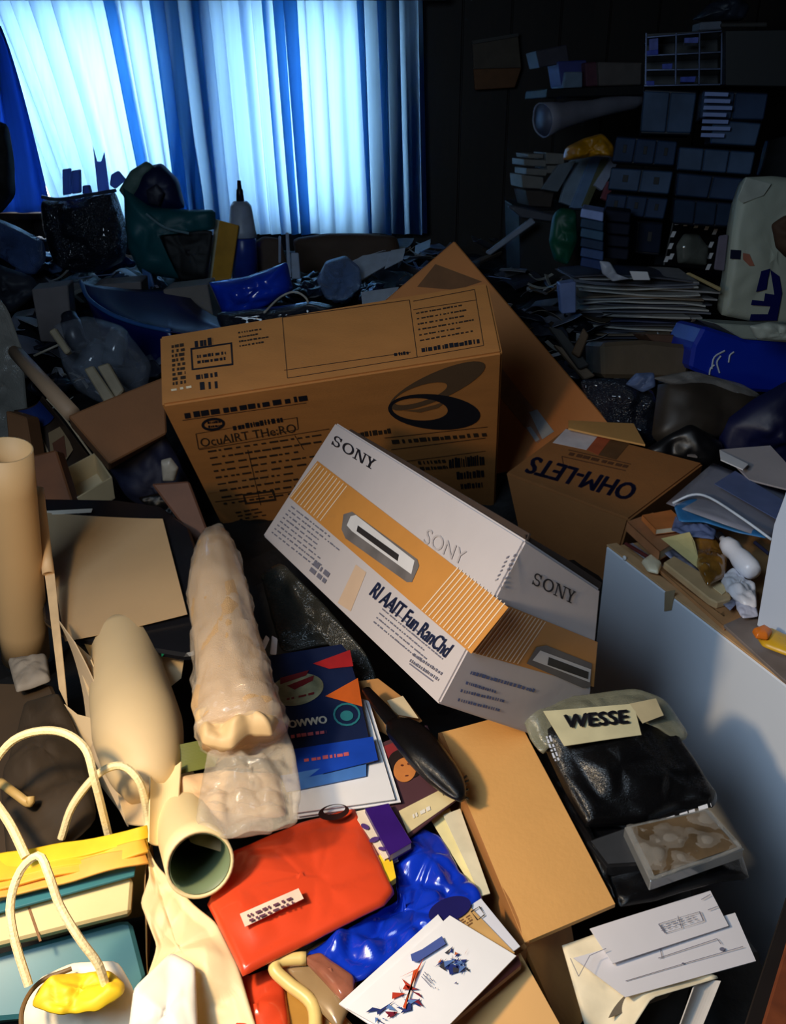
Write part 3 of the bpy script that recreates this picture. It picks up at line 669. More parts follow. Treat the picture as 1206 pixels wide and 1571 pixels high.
one('carton', 'dark brown cardboard box under the tubes at the left edge', 'box', slab(P3(Z(0, 1070, .95), Z(80, 1070, .95), Z(60, 1260, .90)), [(-40, 1045), (78, 1048), (92, 1080), (100, 1290), (-40, 1330)], .12, .004), M((62, 46, 28), .7, .2, 9))
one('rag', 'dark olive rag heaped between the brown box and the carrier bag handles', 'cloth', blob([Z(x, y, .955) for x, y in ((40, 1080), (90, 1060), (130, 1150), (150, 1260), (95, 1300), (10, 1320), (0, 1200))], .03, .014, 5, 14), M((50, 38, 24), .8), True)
one('hanger', 'pale wooden coat hanger end lying on the dark rag behind the cord handles', 'hanger', tube(curve([Z(0, 1200, .995), Z(24, 1218, .995), Z(44, 1232, .99), Z(46, 1222, .995)], 14), .005, 8), M((190, 160, 100), .5), True)

# brochures, video box and brush
t = T('brochure', 'glossy dark blue brochure with red and orange triangles on white pages', 'brochure')
BP = P3(Z(410, 1005, .995), Z(530, 990, 1.0), Z(575, 1170, .985))
t.add('cover', slab(BP, [(402, 1008), (524, 988), (534, 1000), (546, 1040), (574, 1166), (448, 1202), (420, 1120)], .003, .0004), M((24, 34, 66), .25, .15, 20))
t.add('printed_shape', quads(BP, [[(480, 1018), (537, 997), (542, 1022), (505, 1026)]], .0012), M((160, 36, 40), .3), label='dark red triangle')
t.add('printed_shape', quads(BP, [[(499, 1068), (549, 1040), (556, 1084)]], .0012), M((196, 92, 36), .3), label='orange triangle')
t.add('printed_shape', quads(BP, [oval(455, 1058, 42, 24, -12)], .0010), M((130, 128, 98), .3, .5, 40), label='pale blurred car')
t.add('printed_shape', join(quads(BP, [[(430, 1040), (474, 1028), (470, 1036), (430, 1050)], [(440, 1052), (482, 1036), (480, 1044), (452, 1058)]], .0014), rows(BP, (440, 1070), (484, 1060), (440, 1076), 1, 4, .6, .2, 1, .0014)), M((110, 30, 34), .3))
t.add('printed_emblem', join(crescent(BP, oval(532, 1096, 21, 18, 0, 16), oval(532, 1096, 18, 15, 0, 16)), quads(BP, [oval(532, 1098, 10, 8)])), M((40, 110, 120), .3), label='green blue round emblem')
t.add('printed_band', quads(BP, [[(446, 1150), (572, 1130), (580, 1166), (450, 1198)]], .0008), M((26, 66, 170), .25))
t.add('printed_lettering', bold(BP, 'OWWO', (442, 1106), (500, 1098), (444, 1117), .8, .0014), M((230, 222, 200), .4))
t.add('printed_lettering', join(rows(BP, (446, 1126), (500, 1118), (447, 1134), 1, 3, .7, .1, 1, .0014), rows(BP, (466, 1162), (536, 1152), (467, 1170), 1, 5, .7, .08, 1, .0014)), M((190, 90, 96), .4))
t.done()
t = T('brochure', 'thin light blue leaflet edge under the racing car brochure', 'brochure'); BP2 = P3(Z(410, 1185, .984), Z(560, 1160, .984), Z(560, 1190, .98))
t.add('cover', slab(BP2, [(430, 1190), (562, 1165), (562, 1190), (440, 1215)], .001, .0002), M((70, 118, 190), .3)); t.done()
for k, (dx, lab) in enumerate(((0, 'white brochure page, topmost of the sheets under the blue brochure'), (6, 'white page just under the topmost one, its fold showing right of the blue brochure'), (-5, 'lowest white page of the sheets below the blue brochure'))):
    one('paper_sheet', lab, 'paper', sheet([Z(440 + dx, 1040, .982 - k * .004), Z(560 + dx, 1075, .982 - k * .004), Z(606 + dx * 1.5, 1226 + k * 4, .975 - k * .004), Z(450 + dx, 1248 + k * 5, .975 - k * .004)], .0008, 0, .001, k), WHITE)
VP = P3(Z(590, 1120, .975), Z(640, 1110, .975), Z(690, 1215, .965))
t = T('video_case', 'dark red video case with a curly haired portrait, cream spine, under the black brush', 'video case')
c8 = [VP(*p, o_) for o_ in (-.022, .0) for p in ((620, 1292), (706, 1224), (655, 1112), (560, 1150))]
t.add('case', hexa(c8, .001), M((86, 56, 62), .4, .1, 20))
t.add('spine_label', slab(VP, [(612, 1244), (690, 1204), (706, 1222), (626, 1278)], .0008, .0001, .0010), M((226, 208, 160), .5))
t.add('printed_panel', quads(VP, [[(576, 1150), (632, 1128), (650, 1160), (600, 1182)]], .0008), M((140, 48, 52), .4))
t.add('printed_picture', quads(VP, [oval(622, 1172, 27, 22, 20)], .0012), M((34, 20, 18), .6, .3, 90), label='dark curly hair')
t.add('printed_picture', quads(VP, [oval(621, 1181, 17, 19, 20)], .0015), M((206, 128, 66), .5, .1, 60), label='face')
t.add('printed_picture', join(quads(VP, [oval(617, 1174, 2.5, 1.5), oval(627, 1172, 2.5, 1.5), oval(624, 1190, 3, 1, -8)], .0018)), M((90, 40, 30), .5))
t.add('printed_lettering', join(rows(VP, (654, 1172), (680, 1196), (650, 1176), 1, 3, .7, .1, 1, .0013), rows(VP, (632, 1248), (660, 1234), (634, 1256), 1, 4, .8, .2, 1, .002)), M((238, 232, 220), .5))
t.add('printed_lettering', text(VP, 'VHS', (674, 1210), (690, 1204), (678, 1222), .002), INK)
t.done()
t = T('hair_brush', 'black plastic brush with a long handle resting on the video case', 'brush')
hb = [Z(562, 1058, 1.0), Z(580, 1080, 1.005), Z(605, 1108, 1.01), Z(632, 1132, 1.012), Z(662, 1168, 1.01), Z(690, 1200, 1.005), Z(710, 1228, 1.0)]
t.add('handle', tube(curve(hb[:4], 12), [.006 + .0006 * i for i in range(13)], 12, flat=.6), BLACKP, True)
t.add('head', tube(curve(hb[2:], 14), [.012, .018, .021, .022, .023, .023, .023, .022, .021, .020, .018, .016, .013, .009, .004], 16, flat=.55), BLACKP, True)
bm = [tube([Z(700 + 4 * math.cos(k), 1200 + k * 4, .99), Z(716 + k % 2 * 3, 1190 + k * 7, 1.0)], .0012, 5) for k in range(6)]
for g in bm: t.add('bristle_tuft', g, BLACKP)
t.done()
one('carton_flap', 'small tan cardboard flap behind the handle of the black brush', 'cardboard', slab(P3(Z(560, 1045, .975), Z(620, 1070, .975), Z(600, 1120, .96)), [(545, 1045), (580, 1040), (622, 1072), (648, 1105), (600, 1130), (562, 1110)], .003, .001), M((176, 124, 68), .7))
one('paper_sheet', 'cream torn paper corner between the brush and the recorder carton', 'paper', sheet([Z(594, 1075, .985), Z(618, 1068, .985), Z(642, 1102, .98), Z(606, 1096, .98)], .0008, 0, .001, 9), CREAM)
one('ruler', 'pair of white plastic sticks behind the top edge of the blue brochure', 'stick', join(hexa([HZ(1.012)(*p, o_) for o_ in (-.003, 0) for p in ((398, 995), (404, 1002), (414, 980), (408, 974))], .001)), WHITE)
one('ruler', 'short white plastic stick right next to its twin above the blue brochure', 'stick', hexa([HZ(1.012)(*p, o_) for o_ in (-.003, 0) for p in ((414, 1004), (424, 1005), (426, 980), (417, 975))], .001), WHITE)
# red bags
RED = M((220, 72, 38), .3, .07, 10, .05, 20, coat=.3)
t = T('red_bag', 'large red plastic shopping bag lying flat with a dark handle hole and a white label', 'bag')
rb = [(318, 1388), (352, 1310), (460, 1262), (545, 1240), (575, 1300), (606, 1368), (590, 1388), (500, 1432), (372, 1494)]
t.add('bag_body', blob([Z(x, y, .965) for x, y in rb], .010, .0075, 4, 9, 100, 28, smooth=0, puff=.3), RED, True)
RP = HZ(.9825)
t.add('handle_hole', crescent(HZ(.9795), oval(512, 1246, 24, 12, -10), oval(513, 1242, 17, 7, -10)), M((40, 14, 12), .5))
t.add('label', sheet([Z(368, 1402, .9825), Z(458, 1362, .9835), Z(466, 1378, .9825), Z(376, 1422, .9815)], .0006, 0, .001, 3), M((236, 206, 186), .5, .1, 40))
t.add('printed_lettering', rows(HZ(.984), (378, 1402), (456, 1370), (384, 1416), 2, 4, .6, .08, .9, .0005), M((96, 60, 80), .5))
t.done()
one('red_bag', 'second red bag under the large one, its folded corner at the bottom edge', 'bag', blob([Z(x, y, .93) for x, y in ((335, 1480), (380, 1498), (432, 1480), (445, 1560), (450, 1650), (380, 1660), (340, 1560))], .012, .006, 8, 14), RED, True)
# blue bag
BLU = M((14, 52, 190), .2, .15, 12, .06, 30, coat=.5)
t = T('blue_bag', 'shiny royal blue plastic bag crumpled between red bag and leaflets', 'bag')
t.add('bag_body', blob([Z(x, y, .952) for x, y in ((600, 1300), (650, 1268), (676, 1275), (705, 1330), (742, 1380), (720, 1420), (660, 1440), (560, 1500), (510, 1510), (470, 1460), (520, 1435), (610, 1375))], .012, .017, 4, 17, 120, 34, smooth=0), BLU, True)
t.add('printed_shape', join(quads(HZ(.974), [oval(690, 1395, 34, 18, -20)])), M((28, 26, 92), .4))
t.done()
# purple book and patterned books
def book(name, label, q4, z, th, cover, page=M((226, 214, 184), .7), spine=True, cat='book', grp=None, prints=()):
    t = T(name, label, cat, grp); pl = q4 if isinstance(q4, Plane) else None
    P = [Z(x, y, z) for x, y in q4]; dn = Vector((0, 0, -th)); cen = sum(P, Vector()) / 4
    t.add('cover', extrude(P, dn * .08, .0003), cover); t.add('cover', extrude([p + dn * .92 for p in P], dn * .08, .0003), cover)
    t.add('page_block', extrude([cen + (p - cen) * .965 + dn * .09 for p in P], dn * .82, 0), page)
    if spine: t.add('spine', extrude([P[0], P[3], P[3].lerp(P[2], .02), P[0].lerp(P[1], .02)], dn, .0003), cover)
    for g, m in prints: t.add('printed_lettering', g, m)
    return t.done()
book('purple_book', 'dark purple paperback corner between red bag and video case', [(560, 1240), (596, 1232), (632, 1292), (598, 1312)], .975, .010, M((54, 24, 110), .35))
book('patterned_book', 'white book with a purple floral pattern under the purple paperback', [(540, 1246), (566, 1240), (612, 1308), (590, 1318)], .969, .012, M((232, 214, 190), .5), prints=[(join(quads(HZ(.970), [oval(560, 1268, 7, 4, 30, 10), oval(574, 1288, 8, 4, -20, 10), oval(586, 1302, 6, 3, 10, 10)])), M((84, 54, 120), .5))])
one('sticky_notes', 'small block of yellow notes poking out above the blue bag', 'notes', slab(HZ(.966), [(580, 1312), (600, 1306), (608, 1346), (596, 1354)], .008, .0005), YEL)
for k, (q4, lab) in enumerate((([(660, 1256), (690, 1240), (742, 1368), (735, 1376)], 'pale yellow sheet wedged upright at the right side of the blue bag'), ([(680, 1250), (706, 1240), (752, 1370), (738, 1374)], 'cream sheet next to the black gap right of the blue bag'))):
    one('paper_sheet', lab, 'paper', sheet([Z(x, y, .95 + .005 * k) for x, y in q4], .001, 0, .002, k), M((240, 228, 170) if k == 0 else (228, 220, 190), .6))
# open tan carton holding the leaflets
t = T('open_carton', 'open tan carton in the right foreground with its flaps folded outwards', 'box')
hA, hB, hC = Z(672, 1124, .985), Z(805, 1446, .955), Z(560, 1620, .945)
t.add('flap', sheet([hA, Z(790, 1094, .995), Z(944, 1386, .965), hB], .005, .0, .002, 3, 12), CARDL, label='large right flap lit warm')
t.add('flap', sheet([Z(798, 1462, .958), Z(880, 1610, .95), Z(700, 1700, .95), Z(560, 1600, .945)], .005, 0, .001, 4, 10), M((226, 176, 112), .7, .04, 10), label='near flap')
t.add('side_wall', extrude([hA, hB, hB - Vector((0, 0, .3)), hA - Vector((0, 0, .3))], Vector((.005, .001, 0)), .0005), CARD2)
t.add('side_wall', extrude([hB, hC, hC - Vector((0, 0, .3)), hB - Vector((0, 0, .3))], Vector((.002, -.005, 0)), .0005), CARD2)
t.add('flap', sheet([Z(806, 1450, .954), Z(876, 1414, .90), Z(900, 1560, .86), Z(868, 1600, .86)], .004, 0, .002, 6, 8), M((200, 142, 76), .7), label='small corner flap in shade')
t.done()
# leaflets and envelope
def leaflet(name, label, q4, z, cat='leaflet', seed=1, col=(240, 240, 244), art=None):
    t = T(name, label, cat); t.add('page', sheet([Z(x, y, z) for x, y in q4], .0012, 0, .0008, seed, 8), M(col, .4, .02)); pl = HZ(z + .0014)
    for g, m in (art(pl) if art else []): t.add('printed_picture', g, m)
    return t.done()
leaflet('envelope', 'white window envelope with a buff stamp corner beside the leaflets', [(698, 1404), (738, 1378), (798, 1452), (768, 1474)], .972, 'envelope', 3, (222, 224, 236), lambda p: [(quads(p, [[(700, 1406), (722, 1392), (790, 1462), (768, 1474)]], .0002), M((206, 164, 104), .5)), (frame_marks(p, [(722, 1398), (736, 1390), (744, 1404), (732, 1412)], 1.4, .0006), INK), (rows(p, (704, 1412), (720, 1402), (712, 1426), 4, 5, .6, .3, 1, .0006), M((120, 84, 50), .6))])
def art1(p):
    rnd = random.Random(5); A_ = []
    for c_, n in (((40, 52, 110), 9), ((190, 60, 40), 6), ((120, 30, 50), 6), ((96, 130, 190), 6)):
        R = []
        for _ in range(n):
            u, v = rnd.uniform(0, 1), rnd.uniform(0, 1); x, y = 572 + 70 * u, 1552 - 42 * u + 40 * (v - .3); s = rnd.uniform(9, 20)
            R.append([(x + rnd.uniform(-s, s), y + rnd.uniform(-s, s) * .7) for _ in range(3)])
        A_.append((quads(p, R, .0002 + .0003 * len(A_)), M(c_, .4)))
    A_.append((quads(p, [[(634, 1490), (612, 1500), (640, 1486), (650, 1470), (618, 1545), (622, 1548)]], .0016), M((210, 80, 40), .4)))
    A_.append((quads(p, [[(678, 1436), (684, 1448), (640, 1476), (632, 1474), (630, 1464), (648, 1456)]], .0016), M((74, 92, 160), .4)))
    return A_
def art2(p):
    rnd = random.Random(9); A_ = []
    for c_, n in (((38, 52, 120), 14), ((60, 60, 70), 5), ((190, 110, 80), 3), ((90, 120, 180), 5)):
        R = []
        for _ in range(n):
            a, r = rnd.uniform(0, 6.28), rnd.uniform(4, 24); x, y = 700 + r * 1.2 * math.cos(a), 1480 + r * math.sin(a); s = rnd.uniform(7, 15)
            R.append([(x + rnd.uniform(-s, s), y + rnd.uniform(-s, s) * .8) for _ in range(3)])
        A_.append((quads(p, R, .0002 + .0003 * len(A_)), M(c_, .4)))
    A_.append((rows(p, (652, 1490), (672, 1512), (645, 1500), 3, 4, .3, .5, 1, .0016), M((80, 84, 120), .5)))
    return A_
leaflet('leaflet', 'plain white leaflet peeking out left under the printed leaflet in the open carton', [(520, 1540), (672, 1403), (700, 1440), (610, 1600)], .978, seed=5)
leaflet('leaflet', 'white leaflet printed with red shapes and a dark blue scribbled figure in the open carton', [(532, 1546), (690, 1404), (792, 1466), (650, 1612)], .981, seed=6, art=lambda p: art1(p) + art2(p))
one('dark_album', 'dark brown album edge under the leaflets along the carton flap', 'album', slab(HZ(.972), [(640, 1585), (795, 1464), (800, 1480), (690, 1570), (650, 1600)], .006, .0005), M((96, 48, 44), .4))
t = T('plastic_tray', 'yellowish plastic tray rim with a brown packet, left of the leaflets', 'tray')
t.add('rim', tube(curve([Z(470, 1470, .955), Z(430, 1474, .955), Z(422, 1488, .955), Z(444, 1510, .95), Z(480, 1542, .945), Z(484, 1600, .94)], 24), .006, 10), M((238, 208, 130), .35), True)
t.add('tray_body', blob([Z(x, y, .945) for x, y in ((430, 1480), (500, 1440), (552, 1470), (545, 1530), (520, 1580), (480, 1540))], .006, .003, 5), M((150, 124, 88), .25, .1, 20, coat=.5), True)
t.done()
one('packet', 'clear brown packet with a dull red label inside the plastic tray', 'packet', blob([Z(x, y, .955) for x, y in ((462, 1468), (490, 1462), (545, 1500), (545, 1528), (525, 1536))], .008, .003, 6), M((150, 92, 72), .25, .3, 30, coat=.6), True)
one('carton', 'tan cardboard box corner at the bottom edge left of the leaflets', 'box', slab(HZ(.935), [(484, 1528), (520, 1545), (570, 1600), (590, 1660), (490, 1660)], .2, .003), CARDL)
one('notebook', 'mustard notebook standing at the bottom edge below the plastic tray', 'notebook', slab(HZ(.93), [(438, 1512), (484, 1548), (486, 1640), (444, 1640)], .02, .002), M((176, 128, 52), .5))
# black bags, cases and form sheets
t = T('black_packet', 'glossy black plastic packet lettered on a pale label, leaning on the white cabinet', 'packet')
BK = P3(Z(810, 1100, 1.02), Z(990, 1075, 1.02), Z(1000, 1250, .975))
t.add('bag_body', blob(BK.q([(822, 1098), (860, 1078), (985, 1066), (1020, 1100), (1060, 1160), (1102, 1222), (1096, 1238), (1040, 1240), (990, 1262), (900, 1268), (868, 1215), (838, 1150)], .0), .018, .008, 5, 10, 100, 26, smooth=0, puff=.35), BLACKP, True)
LP = Plane(BK(900, 1100, .026), BK.n)
t.add('label', sheet([LP(834, 1090), LP(972, 1080), LP(984, 1128), LP(866, 1144)], .0008, 0, .002, 3, 10), M((206, 198, 160), .35))
t.add('label', sheet([LP(966, 1080), LP(1006, 1072), LP(1018, 1098), LP(986, 1110)], .0008, 0, .0015, 4, 8), M((190, 176, 140), .4), label='second smaller cream label')
t.add('printed_lettering', bold(LP, 'WESSE', (866, 1097), (962, 1089), (868, 1117), 1.8, .0035), INK)
t.add('printed_lettering', rows(Plane(BK(1060, 1232, .006), BK.n), (1022, 1252), (1090, 1230), (1024, 1260), 1, 5, .8, .14, 1), M((235, 235, 240), .4))
t.add('seal_edge', rows(LP, (836, 1130), (850, 1168), (846, 1128), 2, 7, .6, .15, 1), M((215, 220, 235), .3))
t.done()
one('clear_sleeve', 'grey translucent sleeve wrapped round the top of the black packet', 'bag', blob(BK.q([(800, 1092), (850, 1070), (975, 1056), (1020, 1070), (1060, 1130), (1040, 1140), (960, 1092), (850, 1102), (835, 1160), (812, 1130)], .004), .012, .006, 9, 18, 60), M((150, 150, 128), .15, .1, 20, .3, 40, alpha=.6, spec=.8), True)
for k, (q4, z, lab) in enumerate((([(958, 1268), (1086, 1240), (1142, 1302), (998, 1352)], .985, 'clear disc case with crinkled wrap, on top below the black packet'), ([(900, 1290), (980, 1262), (1010, 1325), (930, 1330)], .972, 'dark disc case left under the clear one'))):
    t = T('disc_case', lab, 'disc case'); P = [Z(x, y, z) for x, y in q4]
    t.add('case', extrude(P, Vector((0, 0, -.013)), .001), M((110, 112, 112), .15, .1, 20, coat=.8) if k == 0 else M((30, 30, 32), .2))
    t.add('inlay', extrude([p.lerp(sum(P, Vector()) / 4, .12) + Vector((0, 0, .0006)) for p in P], Vector((0, 0, .0006)), 0), M((92, 76, 56), .3, .5, 26) if k == 0 else M((56, 58, 62), .3))
    if k == 0: t.add('wrap', blob([p + Vector((0, 0, .002)) for p in P], .002, .007, 9, 30), M((235, 230, 220), .08, .05, 20, .5, 40, alpha=.16, spec=1), True)
    t.done()
one('black_packet', 'flat black plastic packet lowest under the disc cases', 'packet', blob([Z(x, y, .955) for x, y in ((895, 1240), (980, 1270), (1138, 1305), (1150, 1346), (1100, 1352), (1010, 1378), (950, 1390), (915, 1330))], .012, .006, 15, 14, 60, smooth=0), BLACKP, True)
one('black_packet', 'dark plastic packet standing in the gap beside the large warm flap', 'packet', blob([Z(x, y, .96) for x, y in ((790, 1110), (830, 1130), (880, 1220), (930, 1330), (948, 1384), (900, 1310), (840, 1200))], .012, .008, 25, 18), BLACKP, True)
GRD = M((112, 112, 130), .6)
def form(label, q4, z, seed, lines):
    t = T('form_sheet', label, 'paper'); P = [Z(x, y, z_) for (x, y), z_ in zip(q4, z)]; t.add('page', sheet(P, .001, 0, .0012, seed, 10), M((226, 222, 226), .55, .02)); pl = P3(P[0], P[1], P[2]); t.add('printed_lettering', join(*[g(pl) for g in lines]), GRD); t.done()
form('form sheet with ruled boxes, topmost beside the big flap under the black packets', [(905, 1425), (1090, 1366), (1118, 1420), (940, 1478)], (.945, .945, .938, .94), 1, [lambda p: frame_marks(p, [(1010, 1418), (1074, 1398), (1080, 1412), (1020, 1432)], 1.2, .003), lambda p: rows(p, (1012, 1420), (1068, 1402), (1016, 1430), 3, 3, .3, .1, 1, .003), lambda p: line_marks(p, [((1076, 1380), (1090, 1372)), ((1086, 1396), (1102, 1390)), ((1040, 1405), (1046, 1424))], 1, .003)])
form('form sheet with a hole and stepped lines, right below the topmost form', [(880, 1470), (1128, 1400), (1160, 1474), (960, 1530)], (.936, .936, .928, .93), 2, [lambda p: line_marks(p, [((1010, 1470), (1100, 1440)), ((1100, 1440), (1106, 1448)), ((960, 1505), (1060, 1475)), ((1060, 1475), (1140, 1452)), ((1012, 1452), (1016, 1470))], 1, .003), lambda p: quads(p, [oval(1108, 1456, 4, 3), oval(1048, 1478, 2, 1.5)], .003)])
t = T('crumpled_form', 'crumpled cream form sheet glowing warm at the bottom, draped over a paper sack', 'paper')
t.add('page', blob([Z(x, y, z) for x, y, z in ((862, 1450, .93), (920, 1430, .935), (1010, 1450, .935), (1080, 1490, .93), (1106, 1498, .925), (1000, 1530, .93), (930, 1640, .9), (905, 1600, .9))], .002, .0035, 5, 12, 60, 12, smooth=0), M((236, 222, 190), .6), True)
t.add('printed_lettering', line_marks(HZ(.946), [((888, 1498), (905, 1466)), ((905, 1466), (930, 1455)), ((875, 1470), (888, 1498))], 1), GRD)
t.done()
t = T('paper_sack', 'open grey paper sack with a dark mouth at the bottom edge right of the forms', 'bag')
sk = lambda x, y, z: Z(x, y, z)
t.add('side', sheet([Z(1058, 1510, .92), Z(1100, 1500, .92), Z(1040, 1640, .86), Z(1010, 1640, .86)], .001, .006, .004, 5, 12), M((196, 188, 180), .6))
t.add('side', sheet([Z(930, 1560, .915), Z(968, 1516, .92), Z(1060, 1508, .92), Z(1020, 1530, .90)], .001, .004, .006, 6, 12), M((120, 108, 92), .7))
t.add('mouth', sheet([Z(935, 1540, .90), Z(1070, 1512, .90), Z(1040, 1640, .84), Z(915, 1660, .84)], .001, -.01, .008, 7, 12), M((34, 30, 26), .8))  # dark sheet stands in for the shade inside the opening
t.done()

# ================================================================== ON THE CABINET
def zq(px, z): return [Z(x, y, z) for x, y in px]
one('white_board', 'tall pale blue-white panel standing on the cabinet at the right edge', 'panel', slab(P3(Z(1160, 962, 1.012), Z(1240, 1010, 1.012), Z(1160, 962, 1.012) + Vector((.01, .02, .3))), [(1225, 700), (1186, 805), (1160, 960), (1240, 1012), (1300, 760)], .02, .002), M((196, 208, 228), .4, .03, 6))
t = T('plastic_wallet', 'milky plastic wallet curled open over bright blue card on the cabinet, below the white folder', 'wallet')
t.add('cover', grid(lambda u, v: Z(1022 + 158 * u + 72 * v, 772 + 56 * u - 62 * v + 8 * u * v, 1.045 + .035 * math.sin(u * 2.6 + .3) * (1 - .3 * v)), 14, 10, .0012), M((150, 152, 168), .25, .2, 5, alpha=.92), True)
t.add('blue_card', blob(zq([(1034, 776), (1060, 764), (1085, 766), (1140, 796), (1180, 826), (1130, 816), (1080, 800), (1042, 800)], 1.066), .003, .001, 3), M((50, 116, 176), .3), True)
t.add('rim', tube(curve([Z(1032, 772, 1.060), Z(1062, 759, 1.078), Z(1090, 764, 1.084), Z(1140, 796, 1.082), Z(1184, 828, 1.07)], 16), .0022, 8), M((200, 212, 228), .2), True)
t.add('stripe', slab(HZ(1.088), [(1096, 742), (1128, 722), (1206, 770), (1198, 800)], .001, .0002), M((88, 104, 150), .4))
t.done()
t = T('white_folder', 'white folder with a bent grey flap, topmost at the right edge above the plastic wallet', 'folder')
t.add('cover', sheet([Z(1104, 690, 1.10), Z(1182, 683, 1.11), Z(1250, 760, 1.08), Z(1150, 735, 1.09)], .003, 0, .002, 3), M((168, 162, 166), .5, .04, 8))
t.add('edge', extrude(zq([(1104, 690), (1148, 712), (1140, 720), (1106, 705)], 1.104), Vector((0, 0, -.002)), 0), WHITE)
t.done()
book('brown_book', 'worn orange-brown book with a rounded spine at the left corner of the cabinet top', [(962, 800), (1002, 786), (1052, 822), (1012, 846)], 1.032, .018, M((176, 118, 78), .5))
book('orange_book', 'thin orange-brown book on the worn book behind the yellow card', [(985, 790), (1030, 782), (1056, 806), (1006, 812)], 1.046, .010, M((196, 118, 62), .5))
one('soap_bar', 'cream oval soap bar on the cabinet edge below the worn brown book', 'soap', blob(zq([(984, 862), (998, 852), (1016, 866), (1010, 880), (994, 876)], 1.012), .008, .0005, 3), M((244, 226, 190), .4), True)
one('ruler', 'grey metal rule lying along the cabinet edge with a patterned strip', 'ruler', extrude(zq([(962, 838), (970, 834), (1120, 945), (1110, 948)], 1.008), Vector((0, 0, .002)), .0003), M((130, 128, 138), .3, .4, 60))
one('ruler', 'dark red pencil strip above the soap bar on the cabinet edge', 'pencil', tube([Z(960, 834, 1.014), Z(1000, 858, 1.014)], .003, 6), M((90, 34, 32), .5))
one('lace_strip', 'silvery patterned ribbon strip running across the middle of the cabinet top', 'ribbon', grid(lambda u, v: Z(1008 + 112 * u + 12 * v, 838 + 98 * u - 12 * v, 1.018 + .004 * math.sin(u * 20)), 24, 3, .001), M((140, 140, 160), .35, .6, 70), True)
one('yellow_card', 'pale yellow triangular card standing on the cabinet among small things', 'card', extrude([Z(1014, 826, 1.055), Z(1058, 816, 1.06), Z(1066, 832, 1.05), Z(1076, 876, 1.03)], Vector((.001, .001, -.001)), .0002), M((222, 204, 140), .5))
one('amber_bag', 'amber translucent packet between the yellow card and the white bottle', 'packet', blob(zq([(1058, 818), (1090, 820), (1118, 850), (1112, 884), (1085, 898), (1070, 870)], 1.035), .012, .006, 3, 26), M((138, 92, 34), .2, .4, 30, coat=.5), True)
t = T('plastic_case', 'flat beige plastic case with rounded corners and a clear window on the cabinet', 'case')
t.add('case_body', extrude(zq([(1018, 862), (1034, 852), (1124, 906), (1122, 918), (1100, 924), (1088, 918)], 1.022), Vector((0, 0, -.012)), .002), M((206, 172, 126), .4))
t.add('window', extrude(zq([(1082, 892), (1098, 886), (1120, 902), (1108, 912)], 1.0235), Vector((0, 0, -.001)), .0003), M((232, 208, 160), .3)); t.done()
book('tan_book', 'wide tan hardback lying under the beige plastic case on the cabinet', [(1010, 872), (1060, 850), (1160, 950), (1112, 962)], 1.010, .006, M((190, 136, 88), .5))
t = T('white_bottle', 'white plastic squeeze bottle with a black cap lying on the cabinet', 'bottle')
a, b = Z(1108, 826, 1.055), Z(1176, 900, 1.04); dv = (b - a)
t.add('bottle_body', lathe(a, dv, [(.005, 0), (.006, .008), (.012, .014), (.015, .03), (.013, .045), (.016, .06), (.016, .085), (.012, .095), (.004, .097)], 20), M((240, 240, 248), .3, .02), True)
t.add('cap', lathe(a - dv.normalized() * .011, dv, [(.0001, 0), (.006, .0005), (.006, .011), (.0001, .0112)], 14), M((14, 14, 18), .4), False); t.done()
one('tissue', 'crumpled white plastic scrap below the white bottle on the cabinet', 'scrap', blob(zq([(1104, 884), (1124, 874), (1160, 900), (1162, 930), (1140, 926), (1116, 908)], 1.03), .012, .008, 5, 34), M((232, 228, 232), .35, .03), True)
one('tissue', 'white wrapper corner with navy print under the plastic scrap on the cabinet', 'scrap', blob(zq([(1128, 918), (1160, 926), (1164, 944), (1140, 948), (1130, 934)], 1.022), .004, .003, 6, 34), M((205, 205, 222), .35, .2, 60), True)
one('blue_scrap', 'bluish plastic scrap between black bottle cap and wallet', 'scrap', blob(zq([(1036, 792), (1070, 800), (1100, 812), (1096, 826), (1060, 822), (1030, 812)], 1.05), .006, .006, 8, 30), M((96, 110, 150), .25, .3, 30), True)
one('pen', 'dark blue pen lying at the foot of the standing white panel', 'pen', tube([Z(1158, 832, 1.055), Z(1180, 850, 1.05)], .0028, 8), M((30, 34, 60), .3))
one('grey_tray', 'grey plastic plate lying on the cabinet top at the right edge', 'plate', extrude(zq([(1110, 958), (1150, 940), (1260, 1000), (1250, 1080), (1200, 1040)], 1.012), Vector((0, 0, -.005)), .001), M((130, 118, 112), .4))
t = T('orange_dispenser', 'small orange and yellow plastic dispenser on the grey plate at the right edge', 'dispenser')
t.add('body', blob(zq([(1160, 975), (1180, 965), (1225, 985), (1225, 1010), (1195, 1000), (1170, 990)], 1.03), .008, .002, 3), M((216, 168, 38), .35), True)
t.add('hood', blob(zq([(1154, 968), (1172, 962), (1185, 970), (1178, 980), (1160, 978)], 1.04), .008, .001, 3), M((224, 120, 36), .35), True); t.done()

